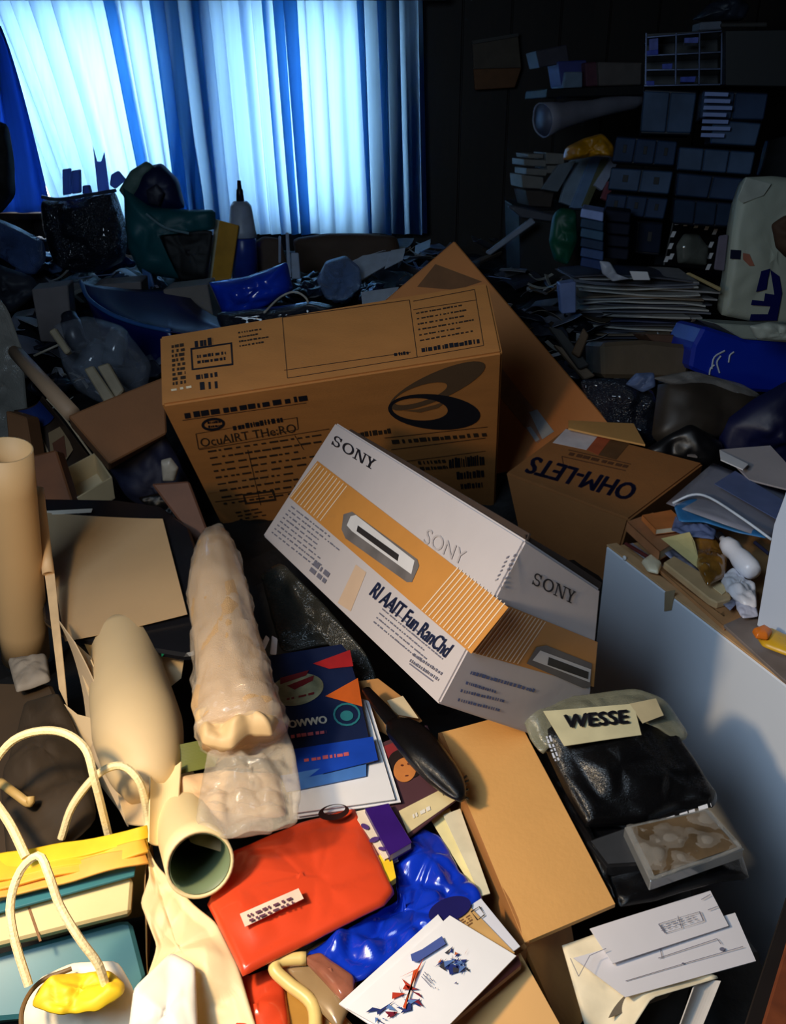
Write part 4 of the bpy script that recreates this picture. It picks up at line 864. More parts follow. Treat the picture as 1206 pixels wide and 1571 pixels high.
# ================================================================== MIDDLE LEFT
def yq(px, y): return [Y(a, b, y) for a, b in px]
def soft(name, label, cat, px, y, th, mat, seed=1, wr=.012, wf=12, m=48, smooth=1, puff=.5, grp=None): return one(name, label, cat, blob(yq(px, y), th, wr, seed, wf, m, smooth=smooth, puff=puff), mat, True, grp)
def flat(name, label, cat, px, y, d, mat, yaw=0, lean=0, bev=.003, grp=None): return one(name, label, cat, slab(YP(y, yaw, lean), px, d, bev), mat, False, grp)
DPL = M((30, 34, 46), .18, .3, 12, .5, 25, coat=.6); BPL = M((16, 60, 200), .2, .2, 12, .1, 20, coat=.6)
stick('wooden_rod', 'plain round wooden rod slanting down over the dark clutter at the left', 'rod', Y(22, 538, 2.02), Y(110, 634, 1.72), .017, M((184, 148, 116), .6, .05, 8), 16)
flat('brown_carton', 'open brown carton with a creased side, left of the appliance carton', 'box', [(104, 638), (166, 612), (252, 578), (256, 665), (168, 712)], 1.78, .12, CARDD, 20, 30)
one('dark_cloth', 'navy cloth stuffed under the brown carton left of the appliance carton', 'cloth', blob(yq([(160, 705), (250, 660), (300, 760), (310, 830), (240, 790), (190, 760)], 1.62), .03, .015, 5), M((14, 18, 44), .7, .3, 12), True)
t = T('picture_magazine', 'curled magazine cover with a blue top and brown abstract picture at the left', 'magazine')
MP = YP(1.72, -15, 35)
t.add('cover', sheet([MP(30, 632), MP(72, 612), MP(142, 702), MP(84, 734)], .004, .02, .004, 3, 14), M((52, 40, 32), .35, .2, 12))
t.add('printed_picture', sheet([MP(34, 632, .006), MP(66, 617, .006), MP(88, 642, .004), MP(52, 662, .004)], .0004, .014, .002, 3, 10), M((24, 42, 96), .35))
t.add('printed_picture', slab(MP, [(74, 664), (96, 652), (112, 690), (90, 722), (78, 700)], .0006, .0001, .008), M((130, 108, 80), .4))
t.add('printed_picture', slab(MP, [(80, 680), (98, 668), (102, 700), (88, 716)], .0006, .0001, .010), M((94, 56, 40), .4))
t.add('page_edge', tube(curve([MP(30, 634, .012), MP(56, 660, .004), MP(76, 700, .006), MP(86, 734, .012)], 10), .0022, 6), M((180, 160, 130), .5))
t.add('page_edge', tube(curve([MP(72, 612, .012), MP(98, 640, .006), MP(126, 678, .006), MP(142, 700, .012)], 10), .0022, 6), M((180, 160, 130), .5))
t.done()
t = T('small_open_box', 'small pale open box with raised walls below the picture magazine', 'box')
a, b, c_, d_ = Y(82, 728, 1.62), Y(146, 694, 1.70), Y(172, 732, 1.60), Y(108, 770, 1.52)
bot = [p - Vector((0, 0, .045)) for p in (a, b, c_, d_)]
t.add('base', extrude(bot, Vector((0, 0, .002)), 0), CREAM)
for p, q_, r_, s_ in ((a, b, bot[1], bot[0]), (b, c_, bot[2], bot[1]), (c_, d_, bot[3], bot[2]), (d_, a, bot[0], bot[3])): t.add('wall', extrude([p, q_, r_, s_], (sum((a, b, c_, d_), Vector()) / 4 - (p + q_) / 2).normalized() * .004, .0004), M((206, 178, 134), .6, .05))
t.done()
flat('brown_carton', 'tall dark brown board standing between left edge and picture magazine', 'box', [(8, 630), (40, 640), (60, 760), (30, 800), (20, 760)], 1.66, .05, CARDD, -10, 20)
flat('brown_carton', 'dark orange-brown box behind the thin tube and the small open box', 'box', [(45, 700), (86, 690), (112, 772), (60, 770)], 1.60, .04, M((112, 66, 34), .7), 0, 30)
one('plug', 'grey-white plastic plug with a dot lying on the navy cloth', 'plug', blob(yq([(247, 706), (262, 702), (274, 718), (268, 738), (250, 738)], 1.54), .012, .001, 2), M((150, 146, 136), .4), True)
flat('brown_carton', 'small red-brown box lid left of the lower corner of the appliance carton', 'box', [(232, 742), (290, 738), (318, 812), (300, 832), (268, 790)], 1.52, .03, M((84, 54, 40), .7), 10, 35)
soft('clear_sheet', 'dusty translucent plastic sheet hanging at the left edge beside the rod', 'plastic', [(-20, 440), (10, 470), (34, 540), (42, 640), (20, 680), (-20, 700)], 2.0, .01, M((128, 124, 116), .3, .15, 8, .2, 20), 4, .02, 8)
soft('black_wrap', 'black folded plastic corner above the framed board', 'plastic', [(210, 764), (250, 756), (292, 800), (302, 840), (286, 830), (250, 790)], 1.45, .012, BLACKP, 5, .006, 20)
# glassware and jars in a clear bag
t = T('clear_bag', 'dusty clear plastic bag full of odds and ends behind the wooden rod', 'bag')
t.add('bag_body', blob(yq([(78, 500), (130, 485), (190, 500), (232, 560), (225, 600), (170, 625), (120, 600), (95, 560)], 2.05), .05, .025, 6, 12, 56), M((150, 158, 175), .12, .1, 20, .5, 40, alpha=.2, spec=1), True); t.done()
for k, (p, q_, r_, lab) in enumerate((((128, 575), (150, 540), .032, 'grey glass jar leaning inside the dusty clear bag'), ((172, 560), (180, 520), .026, 'smaller clear jar right in the dusty clear bag'), ((118, 530), (110, 500), .024, 'dark cup at the upper left of the dusty clear bag'))):
    a, b = Y(*p, 2.08), Y(*q_, 2.12)
    one('glass_jar', lab, 'jar', lathe(a, b - a, [(.001, 0), (r_, .002), (r_, .07), (r_ * .8, .08), (r_ * .8, .09), (r_ * .7, .09), (r_ * .7, .02), (.001, .02)], 20), M((110, 120, 134), .1, .1, 20, alpha=.7, spec=1) if k < 2 else M((34, 36, 46), .3), True)
for k, (px, lab) in enumerate((([(128, 566), (142, 560), (176, 610), (162, 622)], 'cream book spine poking out of the dusty bag, left one'), ([(148, 562), (166, 556), (190, 598), (178, 612)], 'cream book spine poking out of the dusty bag, right one'), ([(74, 508), (84, 502), (108, 538), (100, 544)], 'pale grey board strip above the dusty bag'))):
    flat('book', lab, 'book', px, 1.96, .02, M((150, 134, 108), .6), 0, 30)
stick('wire_hanger', 'bent pale wire above the wooden rod', 'wire', Y(52, 546, 2.05), Y(92, 528, 2.06), .003, M((150, 140, 124), .4), 6)
t = T('blue_basin', 'deep navy plastic basin with a lighter rim behind the appliance carton at the left', 'basin')
rim = curve([Y(124, 432, 2.5), Y(136, 458, 2.42), Y(170, 482, 2.36), (Y(215, 498, 2.33)), Y(262, 508, 2.30)], 20)
t.add('wall', grid(lambda u, v: rim[int(u * 20)] + Vector((.03 * v, .02 * v, -.14 * v)), 20, 5, .003), M((10, 22, 84), .3, .2, 8), True)
t.add('rim', tube(rim, .006, 8), M((50, 90, 150), .3), True)
t.add('inner_wall', grid(lambda u, v: rim[int(u * 20)] + Vector((.25 * v, .16 * v, -.10 * v + .06 * v * v)), 20, 5, .003), M((10, 22, 84), .3, .2, 8), True)
t.done()
flat('grey_carton', 'narrow grey-brown carton, leftmost of the three behind the basin', 'box', [(48, 444), (104, 438), (112, 528), (62, 524)], 2.62, .1, GREYC, 10)
flat('grey_carton', 'middle grey carton behind the basin rim', 'box', [(142, 438), (216, 432), (220, 486), (160, 476)], 2.66, .12, GREYC, 5)
flat('grey_carton', 'grey carton right of the upright blue folder, under the yellow envelope', 'box', [(250, 444), (318, 436), (330, 502), (256, 504)], 2.6, .12, M((128, 118, 110), .8, .06), 0)
flat('blue_folder', 'slim light blue folder standing between two grey cartons', 'folder', [(216, 412), (230, 420), (254, 506), (236, 502)], 2.55, .01, M((80, 120, 180), .35), -25)
soft('blue_bag', 'shiny royal blue plastic bag right of the grey cartons, below the bottle', 'bag', [(320, 433), (380, 424), (440, 402), (450, 445), (410, 470), (362, 492), (340, 480)], 2.45, .05, BPL, 8, .02, 12, 56, 0)
one('headphone_cable', 'thin white cord looped over the shadow right of the blue bag', 'cord', cord([Y(405, 480, 2.25), Y(430, 456, 2.3), Y(452, 448, 2.3), Y(470, 458, 2.3), Y(472, 474, 2.3), Y(462, 486, 2.28)], .0028), M((180, 172, 160), .4), True)
soft('dark_bag', 'black bag in the shadow behind the top edge of the appliance carton', 'bag', [(330, 480), (410, 472), (480, 462), (520, 470), (500, 500), (340, 510)], 2.3, .04, DPL, 3)
# against the window
t = T('spray_bottle', 'white and blue bottle with a dark pointed nozzle, standing before the window', 'bottle')
a = Y(377, 432, 3.1); up = Vector((0, 0, 1))
t.add('bottle_body', lathe(a, up, [(.001, 0), (.045, .002), (.045, .14), (.042, .145), (.001, .146)], 20), M((34, 60, 150), .3), True)
t.add('label', lathe(a + up * .147, up, [(.001, 0), (.050, .001), (.046, .02), (.036, .10), (.024, .115), (.001, .116)], 20), M((170, 180, 200), .4), True)
t.add('nozzle', lathe(a + up * .262, up, [(.001, 0), (.013, .001), (.011, .035), (.008, .04), (.006, .065), (.001, .066)], 14), M((18, 20, 40), .4), True); t.done()
t = T('yellow_envelope', 'ochre yellow padded envelope standing upright left of the bottle', 'envelope')
YE = YP(2.95, -8, 5)
t.add('body', slab(YE, [(336, 338), (366, 346), (354, 428), (322, 434)], .008, .002), M((206, 146, 30), .4, .2, 14))
t.add('edge', slab(YE, [(330, 336), (337, 338), (324, 434), (318, 432)], .010, .001, .002), M((206, 196, 160), .5)); t.done()
TEALD = M((22, 92, 100), .5, .2, 8)
t = T('teal_bag', 'large dark teal fabric bag with a gaping black mouth before the window', 'bag')
t.add('bag_body', blob(yq([(188, 288), (232, 318), (290, 322), (330, 322), (330, 352), (262, 352), (246, 372), (280, 430), (214, 420), (196, 380)], 3.0), .05, .02, 5, 7, 60, 14, 0), TEALD, True)
t.add('mouth', blob(yq([(244, 350), (326, 354), (318, 430), (276, 432), (256, 390)], 2.98), .01, .012, 6, 8), M((10, 10, 14), .6), True)  # black blob over the hollow, its colour replaces the shade inside
t.add('zip_edge', tube(curve(yq([(224, 328), (246, 345), (262, 352), (290, 358)], 2.92), 12), .004, 6), M((120, 150, 160), .3)); t.done()
t = T('hood', 'navy padded cap with a grey-green side, perched on the teal bag', 'cap')
t.add('crown', blob(yq([(196, 308), (222, 256), (248, 250), (274, 276), (284, 318), (250, 330), (210, 318)], 3.05), .06, .008, 3, 8), M((14, 22, 70), .5, .2, 12), True)
t.add('brim', blob(yq([(182, 292), (200, 262), (224, 247), (236, 254), (216, 290), (196, 310)], 3.02), .02, .004, 3, 8), M((92, 120, 112), .5), True)
t.add('badge', blob(yq([(224, 292), (240, 282), (252, 296), (244, 316), (228, 312)], 2.97), .01, .002, 2), M((44, 44, 62), .5), True); t.done()
t = T('rubbish_bag', 'bulging dark transparent bag stuffed with clothes under the left curtain', 'bag')
t.add('bag_body', blob(yq([(64, 304), (110, 302), (176, 292), (196, 350), (192, 400), (150, 420), (90, 420), (70, 370)], 3.05), .09, .03, 5, 10, 60, 14), DPL, True)
t.add('tied_edge', tube(curve(yq([(64, 302), (90, 306), (130, 300), (178, 292)], 2.98), 12), .006, 6), M((60, 70, 90), .3)); t.done()
soft('clear_bag', 'crinkled clear bag coloured with blue reflections at the left edge below the gathered curtain', 'bag', [(-20, 330), (20, 345), (66, 370), (70, 400), (52, 424), (10, 400), (-20, 390)], 2.8, .05, M((70, 96, 150), .12, .4, 14, .6, 30, spec=1), 4, .03, 12)  # blue reflections on clear plastic are put into the base colour
soft('dark_bag', 'dark folded garment hanging at the left edge under the clear bag', 'cloth', [(-20, 400), (50, 425), (60, 450), (20, 480), (-20, 470)], 2.6, .04, M((40, 44, 56), .6, .3, 10), 5, .02)
soft('back_pack', 'black bag standing tall at the left edge in front of the curtain', 'bag', [(-30, 180), (12, 190), (22, 250), (24, 300), (0, 330), (-30, 330)], 3.2, .05, M((20, 18, 20), .7), 6, .01)
BXB = cloth_translucent('frosted_plastic', (.12, .16, .3), (.34, .42, .75))
for px, lab in (([(95, 260), (107, 258), (108, 298), (96, 300)], 'left of two small blue-grey boxes upright on the dark bag'), ([(109, 262), (122, 260), (123, 296), (110, 298)], 'right of two small blue-grey boxes upright on the dark bag'), ([(126, 285), (136, 284), (140, 298), (126, 298)], 'tiny grey box between blue-grey boxes and the pointed card'), ([(170, 268), (180, 262), (192, 276), (176, 290), (168, 284)], 'folded pale card beside the navy cap')):
    flat('small_box', lab, 'box', px, 3.06, .02, BXB)
flat('pointed_card', 'tall pale card with two pointed corners against the bright curtain', 'card', [(142, 222), (149, 248), (155, 248), (160, 232), (168, 294), (150, 296)], 3.12, .004, BXB)
WD = M((84, 62, 46), .7, .2, 6)
soft('chair_back', 'rounded brown chair back below the curtain, right of the bottle', 'chair', [(388, 372), (405, 362), (430, 366), (440, 400), (436, 430), (392, 430)], 3.2, .02, WD, 2, .002)
soft('chair_back', 'wide brown padded chair back directly below the curtain hem', 'chair', [(448, 366), (500, 358), (560, 358), (610, 362), (616, 400), (560, 420), (460, 420)], 3.35, .03, WD, 3, .003)
for px, lab in (([(427, 362), (431, 362), (431, 404), (427, 404)], 'thin grey stick right of the bottle'), ([(438, 357), (443, 357), (447, 426), (441, 426)], 'tall thin white stick between the brown chair backs'), ([(446, 388), (458, 388), (461, 428), (448, 428)], 'short wide white card beside the tall white stick')):
    flat('stick', lab, 'stick', px, 3.0, .006, M((176, 188, 210), .5))
soft('clear_bag', 'crumpled clear plastic bag catching window light behind the appliance carton', 'bag', [(485, 430), (500, 400), (530, 392), (552, 410), (556, 440), (530, 462), (500, 460)], 2.7, .04, M((120, 150, 200), .12, .2, 14, .6, 30, alpha=.6, spec=1), 7, .02, 16)
for k, (px, lab) in enumerate((([(540, 402), (556, 392), (620, 382), (600, 402), (548, 432)], 'bright blue-lit paper slanting on the pile behind the appliance carton'), ([(554, 448), (612, 440), (600, 468), (556, 470)], 'small blue-lit paper just above the top edge of the appliance carton'), ([(600, 384), (622, 380), (618, 398), (590, 412)], 'folded newspaper end right of the bright paper'))):
    P = Plane(Y(580, 425, 2.75), (0, -.5, .86)); one('paper_sheet', lab, 'paper', slab(P, px, .004, .0005, .002 * k), M((190, 200, 215), .5))
# ================================================================== RIGHT BACKGROUND
DBL = M((44, 62, 92), .6, .3, 10, spec=.2); DBL2 = M((62, 84, 114), .55, .3, 10, spec=.25)
def lerp2(a, b, t): return a[0] + (b[0] - a[0]) * t, a[1] + (b[1] - a[1]) * t
def drawers(label, q4, y, n, mat, slots=True, grp=None, yaw=-14, depth=.2):
    """storage box: body and n front boxes, q4 = TL TR BR BL of the front"""
    t = T('storage_drawer', label, 'drawer', grp); pl = YP(y, yaw, 3)
    t.add('casing', slab(pl, q4, depth, .004, -.004), M((22, 26, 38), .5))
    for k in range(n):
        a0, a1 = (k + .02) / n, (k + .98) / n
        T0, T1 = lerp2(q4[0], q4[1], a0), lerp2(q4[0], q4[1], a1); B0, B1 = lerp2(q4[3], q4[2], a0), lerp2(q4[3], q4[2], a1)
        f = t.add('drawer_front', slab(pl, [lerp2(T0, B0, .05), lerp2(T1, B1, .05), lerp2(T1, B1, .94), lerp2(T0, B0, .94)], .02, .003, .008), mat, label=None)
        if slots: m0, m1 = lerp2(lerp2(T0, T1, .42), lerp2(B0, B1, .42), .30), lerp2(lerp2(T0, T1, .60), lerp2(B0, B1, .60), .30); t.add('grip', slab(pl, [m0, m1, (m1[0] - 2, m1[1] + (B0[1] - T0[1]) * .30), (m0[0] - 2, m0[1] + (B0[1] - T0[1]) * .30)], .004, .0005, .010), M((8, 9, 14), .6), of=f)
    return t.done()
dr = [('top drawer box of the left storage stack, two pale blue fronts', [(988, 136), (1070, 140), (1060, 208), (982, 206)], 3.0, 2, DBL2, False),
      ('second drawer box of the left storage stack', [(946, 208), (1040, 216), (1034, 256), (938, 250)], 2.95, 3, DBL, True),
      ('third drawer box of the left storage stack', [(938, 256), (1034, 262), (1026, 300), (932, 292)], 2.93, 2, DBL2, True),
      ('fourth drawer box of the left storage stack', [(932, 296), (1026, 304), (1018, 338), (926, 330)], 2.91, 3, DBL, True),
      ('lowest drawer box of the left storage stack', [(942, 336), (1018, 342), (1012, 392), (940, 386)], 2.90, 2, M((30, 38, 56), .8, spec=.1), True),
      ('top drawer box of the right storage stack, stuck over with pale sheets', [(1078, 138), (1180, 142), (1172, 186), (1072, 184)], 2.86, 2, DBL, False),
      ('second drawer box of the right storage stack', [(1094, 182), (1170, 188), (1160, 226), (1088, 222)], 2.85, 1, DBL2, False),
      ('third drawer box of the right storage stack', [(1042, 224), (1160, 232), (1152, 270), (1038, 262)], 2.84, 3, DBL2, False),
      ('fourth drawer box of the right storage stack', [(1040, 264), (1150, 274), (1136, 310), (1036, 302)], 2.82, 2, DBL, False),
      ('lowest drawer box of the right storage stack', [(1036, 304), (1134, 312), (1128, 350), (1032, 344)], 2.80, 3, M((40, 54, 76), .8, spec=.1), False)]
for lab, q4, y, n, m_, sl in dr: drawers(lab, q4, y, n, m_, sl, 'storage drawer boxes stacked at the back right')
pl = YP(2.83, -14, 3)
for k in range(7):
    y0 = 141 + k * 10.5; q4 = [(1082 - k, y0), (1118 - k + (k % 3) * 4, y0 + 1), (1117 - k + (k % 3) * 4, y0 + 7), (1081 - k, y0 + 6)]
    one('paper_slip', ['topmost', 'second', 'third', 'fourth', 'fifth', 'sixth', 'lowest'][k] + ' pale paper slip on the front of the right storage stack', 'paper', slab(pl, q4, .001, .0002, .012), M((130, 150, 205), .5), group='paper slips on the storage stack')
t = T('wire_rack', 'clear and steel rack with glinting shelves on top of the storage stacks', 'rack'); pl = YP(3.0, -14, 3)
STL = M((70, 78, 100), .3, .3, 20, metal=.8)
for k, (a, b) in enumerate((((990, 56), (1108, 46)), ((990, 84), (1110, 78)), ((990, 106), (1108, 104)), ((988, 130), (1106, 128)))): t.add('shelf', slab(pl, [a, b, (b[0], b[1] + 3), (a[0], a[1] + 3)], .16, .001), STL)
for x in (990, 1036, 1072, 1106): t.add('post', slab(pl, [(x, 50), (x + 3, 50), (x + 2, 130), (x - 1, 130)], .006, .001, .004), STL)
t.add('back_panel', slab(pl, [(990, 52), (1108, 46), (1106, 130), (988, 132)], .003, .0005, -.15), M((8, 9, 14), .5)); t.done()
for k, (px, lab) in enumerate((([(992, 78), (1010, 76), (1010, 84), (992, 85)], 'glinting case on the upper left shelf of the rack'), ([(1016, 98), (1032, 97), (1031, 106), (1016, 106)], 'blue case on the middle shelf of the rack'), ([(1050, 58), (1072, 57), (1071, 66), (1050, 66)], 'small bright box on the top shelf of the rack'), ([(992, 124), (1004, 124), (1004, 131), (992, 131)], 'glinting blue case on the bottom shelf of the rack'), ([(1044, 118), (1068, 117), (1066, 126), (1044, 126)], 'pale case on the bottom shelf of the rack, right of the blue one'), ([(996, 60), (1010, 58), (1010, 76), (996, 78)], 'dark blue case standing at the top left of the rack'))):
    one('plastic_case', lab, 'case', slab(pl, px, .05, .001, .004), M((60 + 20 * (k % 3), 80 + 16 * (k % 3), 190), .15, .3, 40, coat=.8))
flat('white_box', 'pale box lid on top of the rack at the upper right', 'box', [(1075, 34), (1108, 32), (1108, 45), (1074, 47)], 3.0, .08, M((120, 126, 140), .5)); flat('pole', 'thin grey pole lying on top of the rack at the upper right', 'pole', [(1108, 35), (1178, 34), (1178, 41), (1108, 42)], 2.98, .02, M((70, 66, 62), .6))
soft('dark_bag', 'dark bundle on top of the rack at the upper right corner', 'bag', [(1062, 30), (1090, 5), (1130, -10), (1150, 10), (1140, 32), (1090, 34)], 3.05, .06, M((40, 46, 60), .5, .3, 12), 4, .02)
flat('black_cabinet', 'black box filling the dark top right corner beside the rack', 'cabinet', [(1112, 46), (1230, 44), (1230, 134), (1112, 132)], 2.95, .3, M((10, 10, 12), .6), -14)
t = T('wall_calendar', 'brown paper calendar block hanging on the dark back wall', 'calendar'); pl = YP(3.98, 0, 0)
t.add('page_block', slab(pl, [(725, 66), (795, 54), (800, 104), (727, 106)], .03, .002, .01), M((92, 80, 66), .7, .2, 20)); t.add('lower_board', slab(pl, [(727, 106), (800, 104), (790, 134), (729, 138)], .03, .002, .006), M((120, 76, 40), .7)); t.add('binding', slab(pl, [(724, 62), (796, 50), (796, 56), (725, 68)], .02, .001, .016), M((60, 56, 52), .5)); t.done()
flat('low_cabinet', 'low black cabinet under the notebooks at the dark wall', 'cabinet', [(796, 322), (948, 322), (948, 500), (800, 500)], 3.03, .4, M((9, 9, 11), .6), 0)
# shelf heaps left of the drawers
t = T('rolled_poster', 'rolled grey poster with a flared end lying across the shelf heap', 'poster roll'); a, b = Y(832, 184, 3.0), Y(985, 152, 3.2)
t.add('roll', pipe([a.lerp(b, i / 10) for i in range(11)], [.052, .046, .040, .036, .033, .031, .030, .029, .028, .027, .026], .003, 24, wob=.003), M((130, 128, 140), .5, .15, 12), True)
t.add('end_disc', lathe(a, b - a, [(.001, .003), (.048, .004), (.046, .006), (.001, .007)], 24), M((96, 100, 120), .5, .3, 14), True); t.done()
for k, (px, mat, lab) in enumerate((([(822, 78), (870, 68), (874, 96), (828, 104)], M((66, 62, 72), .6), 'dark grey box at the left end of the upper shelf heap'), ([(856, 94), (900, 92), (902, 132), (862, 134)], M((60, 66, 130), .5), 'blue and white box on the upper shelf heap'), ([(868, 110), (894, 110), (894, 134), (864, 136)], M((110, 130, 150), .5), 'pale teal packet at the front of the upper shelf heap'), ([(898, 96), (916, 95), (918, 132), (900, 133)], M((88, 50, 62), .5), 'dull red book on the upper shelf heap'), ([(918, 95), (985, 96), (984, 130), (920, 132)], M((96, 88, 84), .6), 'long grey-brown box on the upper shelf heap'))): flat('shelf_box', lab, 'box', px, 3.1 - .02 * k, .12, mat, 8)
flat('shelf_board', 'black shelf board under the heap of boxes at the back', 'shelf', [(840, 136), (990, 130), (990, 146), (838, 150)], 3.02, .25, M((10, 10, 14), .6), 8)
soft('yellow_bag', 'dark yellow plastic bag slumped below the rolled poster', 'bag', [(864, 246), (868, 226), (896, 212), (925, 204), (942, 222), (944, 242), (912, 240), (880, 246)], 2.9, .04, M((200, 136, 14), .3, .25, 14, .2, 30, coat=.4), 4, .02, 18)
fol = [((876, 246), (908, 240), (888, 320), (860, 310), (140, 160, 180), 'widest grey-blue folder leaning below the yellow bag'), ((908, 238), (928, 238), (892, 322), (876, 318), (120, 150, 190), 'light blue folder leaning second in the row'), ((924, 244), (934, 246), (902, 318), (894, 316), (110, 110, 80), 'olive folder leaning third in the row'), ((940, 240), (948, 250), (924, 292), (912, 284), (180, 190, 215), 'white folder leaning nearest to the drawers'), ((858, 252), (884, 246), (856, 294), (832, 290), (120, 130, 140), 'splayed grey papers left of the leaning folders'), ((934, 278), (944, 280), (932, 308), (924, 304), (150, 80, 90), 'small pink booklet at the foot of the white folder')]
for k, (a, b, c_, d_, col, lab) in enumerate(fol): flat('folder', lab, 'folder', [a, b, c_, d_], 2.85 - .01 * k, .015, M(col, .5, .1), 20, 10, .001)
for k, (px, lab) in enumerate((([(810, 236), (834, 236), (834, 243), (811, 243)], 'topmost notebook of the small pile at the dark wall'), ([(804, 244), (838, 246), (838, 256), (804, 254)], 'second notebook of the small pile at the dark wall'), ([(808, 258), (842, 260), (838, 270), (808, 268)], 'third notebook of the small pile at the dark wall'), ([(800, 268), (834, 272), (834, 290), (802, 288)], 'lowest notebook of the small pile at the dark wall'), ([(838, 234), (866, 236), (866, 252), (838, 252)], 'grey notebook right of the small pile at the dark wall'), ([(840, 254), (862, 254), (858, 266), (840, 266)], 'dented notebook under the grey one at the dark wall'), ([(806, 292), (850, 294), (846, 318), (812, 316)], 'brown box under the small pile at the dark wall'))): flat('notebook', lab, 'notebook', px, 3.0, .12, M((128, 124, 118) if k < 6 else (70, 60, 54), .6, .1), 12, 0, .002, 'notebooks piled at the dark wall')
soft('green_bag', 'dark green plastic bag hanging left of the blue book pile', 'bag', [(848, 330), (860, 318), (884, 322), (886, 370), (872, 408), (850, 400), (842, 370)], 2.7, .03, M((12, 84, 60), .5, .3, 10), 6, .012)
for k in range(6):
    y0 = 320 + k * 15; one('blue_book', ['top', 'second', 'third', 'fourth', 'fifth', 'lowest'][k] + ' book of the blue pile right of the green bag', 'book', slab(YP(2.62, -14), [(892, y0), (926, y0 + 6), (925, y0 + 20), (890, y0 + 13)], .14, .002), M([(150, 170, 225), (44, 70, 96), (60, 92, 120), (36, 56, 84), (60, 84, 130), (40, 62, 110)][k], .6, spec=.2), group='blue books piled right of the green bag')
for k in range(4):
    y0 = 322 + k * 19; one('dark_case', ['top', 'second', 'third', 'lowest'][k] + ' dark case of the pile behind the blue books', 'case', slab(YP(2.72, -14), [(928, y0), (968 - k, y0 + 4), (966 - k, y0 + 20), (927, y0 + 17)], .12, .003), M((26, 30, 46), .7, spec=.15), group='dark cases behind the blue books')
# framed thing with white dashes
t = T('dashed_box', 'black square box with a border of white dashes and a clear round dish', 'box'); pl = YP(2.55, 15, 8)
t.add('box_body', slab(pl, [(1034, 334), (1104, 342), (1096, 416), (1018, 408)], .06, .003), M((10, 10, 12), .4))
DS = M((245, 245, 248), .4, .02)
for x, y in ((1040, 341), (1053, 343), (1069, 346), (1085, 349), (1097, 356), (1033, 360), (1029, 378), (1023, 398), (1091, 376), (1090, 393), (1087, 410), (1030, 394)): t.add('dash', quads(pl, [[(x - 5, y + 4), (x - 1, y - 5), (x + 5, y - 5), (x + 1, y + 4)]], .003), DS)
t.add('dish', blob(pl.q([(1040, 404), (1038, 376), (1050, 358), (1070, 358), (1086, 380), (1082, 408)], .004), .03, .002, 3), M((120, 124, 116), .15, .3, 14, alpha=.8, spec=1), True); t.done()
flat('grey_folder', 'mauve-grey folder between dashed box and white sack', 'folder', [(1104, 362), (1118, 360), (1112, 416), (1096, 414)], 2.5, .01, M((120, 112, 128), .5))
# big white paper sack
t = T('paper_sack', 'tall white paper sack with dark blue lettering and a blue stamp at the right edge', 'sack'); SP = YP(2.3, 10, 4)
t.add('sack_body', blob(SP.q([(1144, 272), (1186, 270), (1240, 276), (1240, 500), (1180, 498), (1108, 484), (1116, 420), (1124, 350), (1132, 304)], -.02), .022, .010, 6, 7, 64, 14, smooth=0, puff=.25, below=3), M((196, 202, 184), .55, .06, 6, .15, 14), True)
t.add('fold', slab(SP, [(1132, 304), (1146, 272), (1184, 282), (1172, 300), (1140, 312)], .003, .001, .006), M((206, 210, 196), .5))
t.add('stamp', quads(SP, [[(1121, 383), (1137, 384), (1136, 398), (1120, 397)]], .003), M((24, 30, 60), .5)); t.add('stamp', quads(SP, [[(1140, 388), (1150, 390), (1158, 408), (1150, 408), (1140, 398)]], .003), M((190, 120, 96), .5))
NV = M((14, 20, 96), .45, .05)
t.add('printed_letter', quads(SP, [[(1168, 416), (1182, 412), (1178, 428), (1176, 444), (1160, 448)]], .003), NV); t.add('printed_letter', quads(SP, [[(1182, 414), (1196, 424), (1200, 450), (1192, 492), (1150, 492), (1152, 482), (1178, 482), (1182, 470), (1152, 468), (1154, 460), (1172, 462), (1174, 450), (1188, 452)]], .003), NV); t.done()
one('brown_toy', 'tan and brown cloth bundle at the right edge behind the white sack', 'cloth', blob(yq([(1184, 345), (1204, 330), (1250, 335), (1250, 398), (1206, 396), (1190, 380)], 2.1), .02, .015, 4), M((74, 50, 32), .8, .3, 14), True)
flat('grey_board', 'grey board leaning at the right edge above the white sack', 'board', [(1180, 215), (1230, 205), (1230, 275), (1166, 270)], 2.5, .02, M((60, 62, 66), .6), 20)
# newspapers
rnd = random.Random(4)
npz = []
for k in range(22):
    y0 = 416 + k * 4.6; x0 = 884 + rnd.uniform(-6, 14) + (10 if k > 12 else 0); x1 = 1098 + rnd.uniform(-40, 14) - (30 if k > 16 else 0); c_ = rnd.choice([(150, 150, 150), (96, 100, 112), (176, 176, 172), (60, 62, 74), (120, 104, 86), (40, 48, 84)])
    pl = HZ(1.16 - k * .0085); P = [Y(x0, y0 + 4, 2.62), Y(x1, y0 + rnd.uniform(4, 16), 2.48)]; dz = Vector((0, .001, 0))
    a, b = P; bk = Vector((rnd.uniform(-.02, .02), .2, .0))
    g = sheet([a + bk, b + bk, b, a], .0045, rnd.uniform(-.012, .012), .008, k, 12, 6)
    one('newspaper', 'folded newspaper, ' + (['topmost', 'second', 'third', 'fourth', 'fifth', 'sixth', 'seventh', 'eighth', 'ninth', 'tenth', 'eleventh', 'twelfth', '13th', '14th', '15th', '16th', '17th', '18th', '19th', '20th', '21st', 'lowest'][k]) + ' from the top in the sagging pile beside the sack', 'newspaper', g, M(c_, .7, .15), False, 'newspapers in the sagging pile')
flat('white_card', 'small white card lying on top of the newspaper pile', 'card', [(966, 416), (994, 417), (998, 430), (972, 430)], 2.45, .003, WHITE)
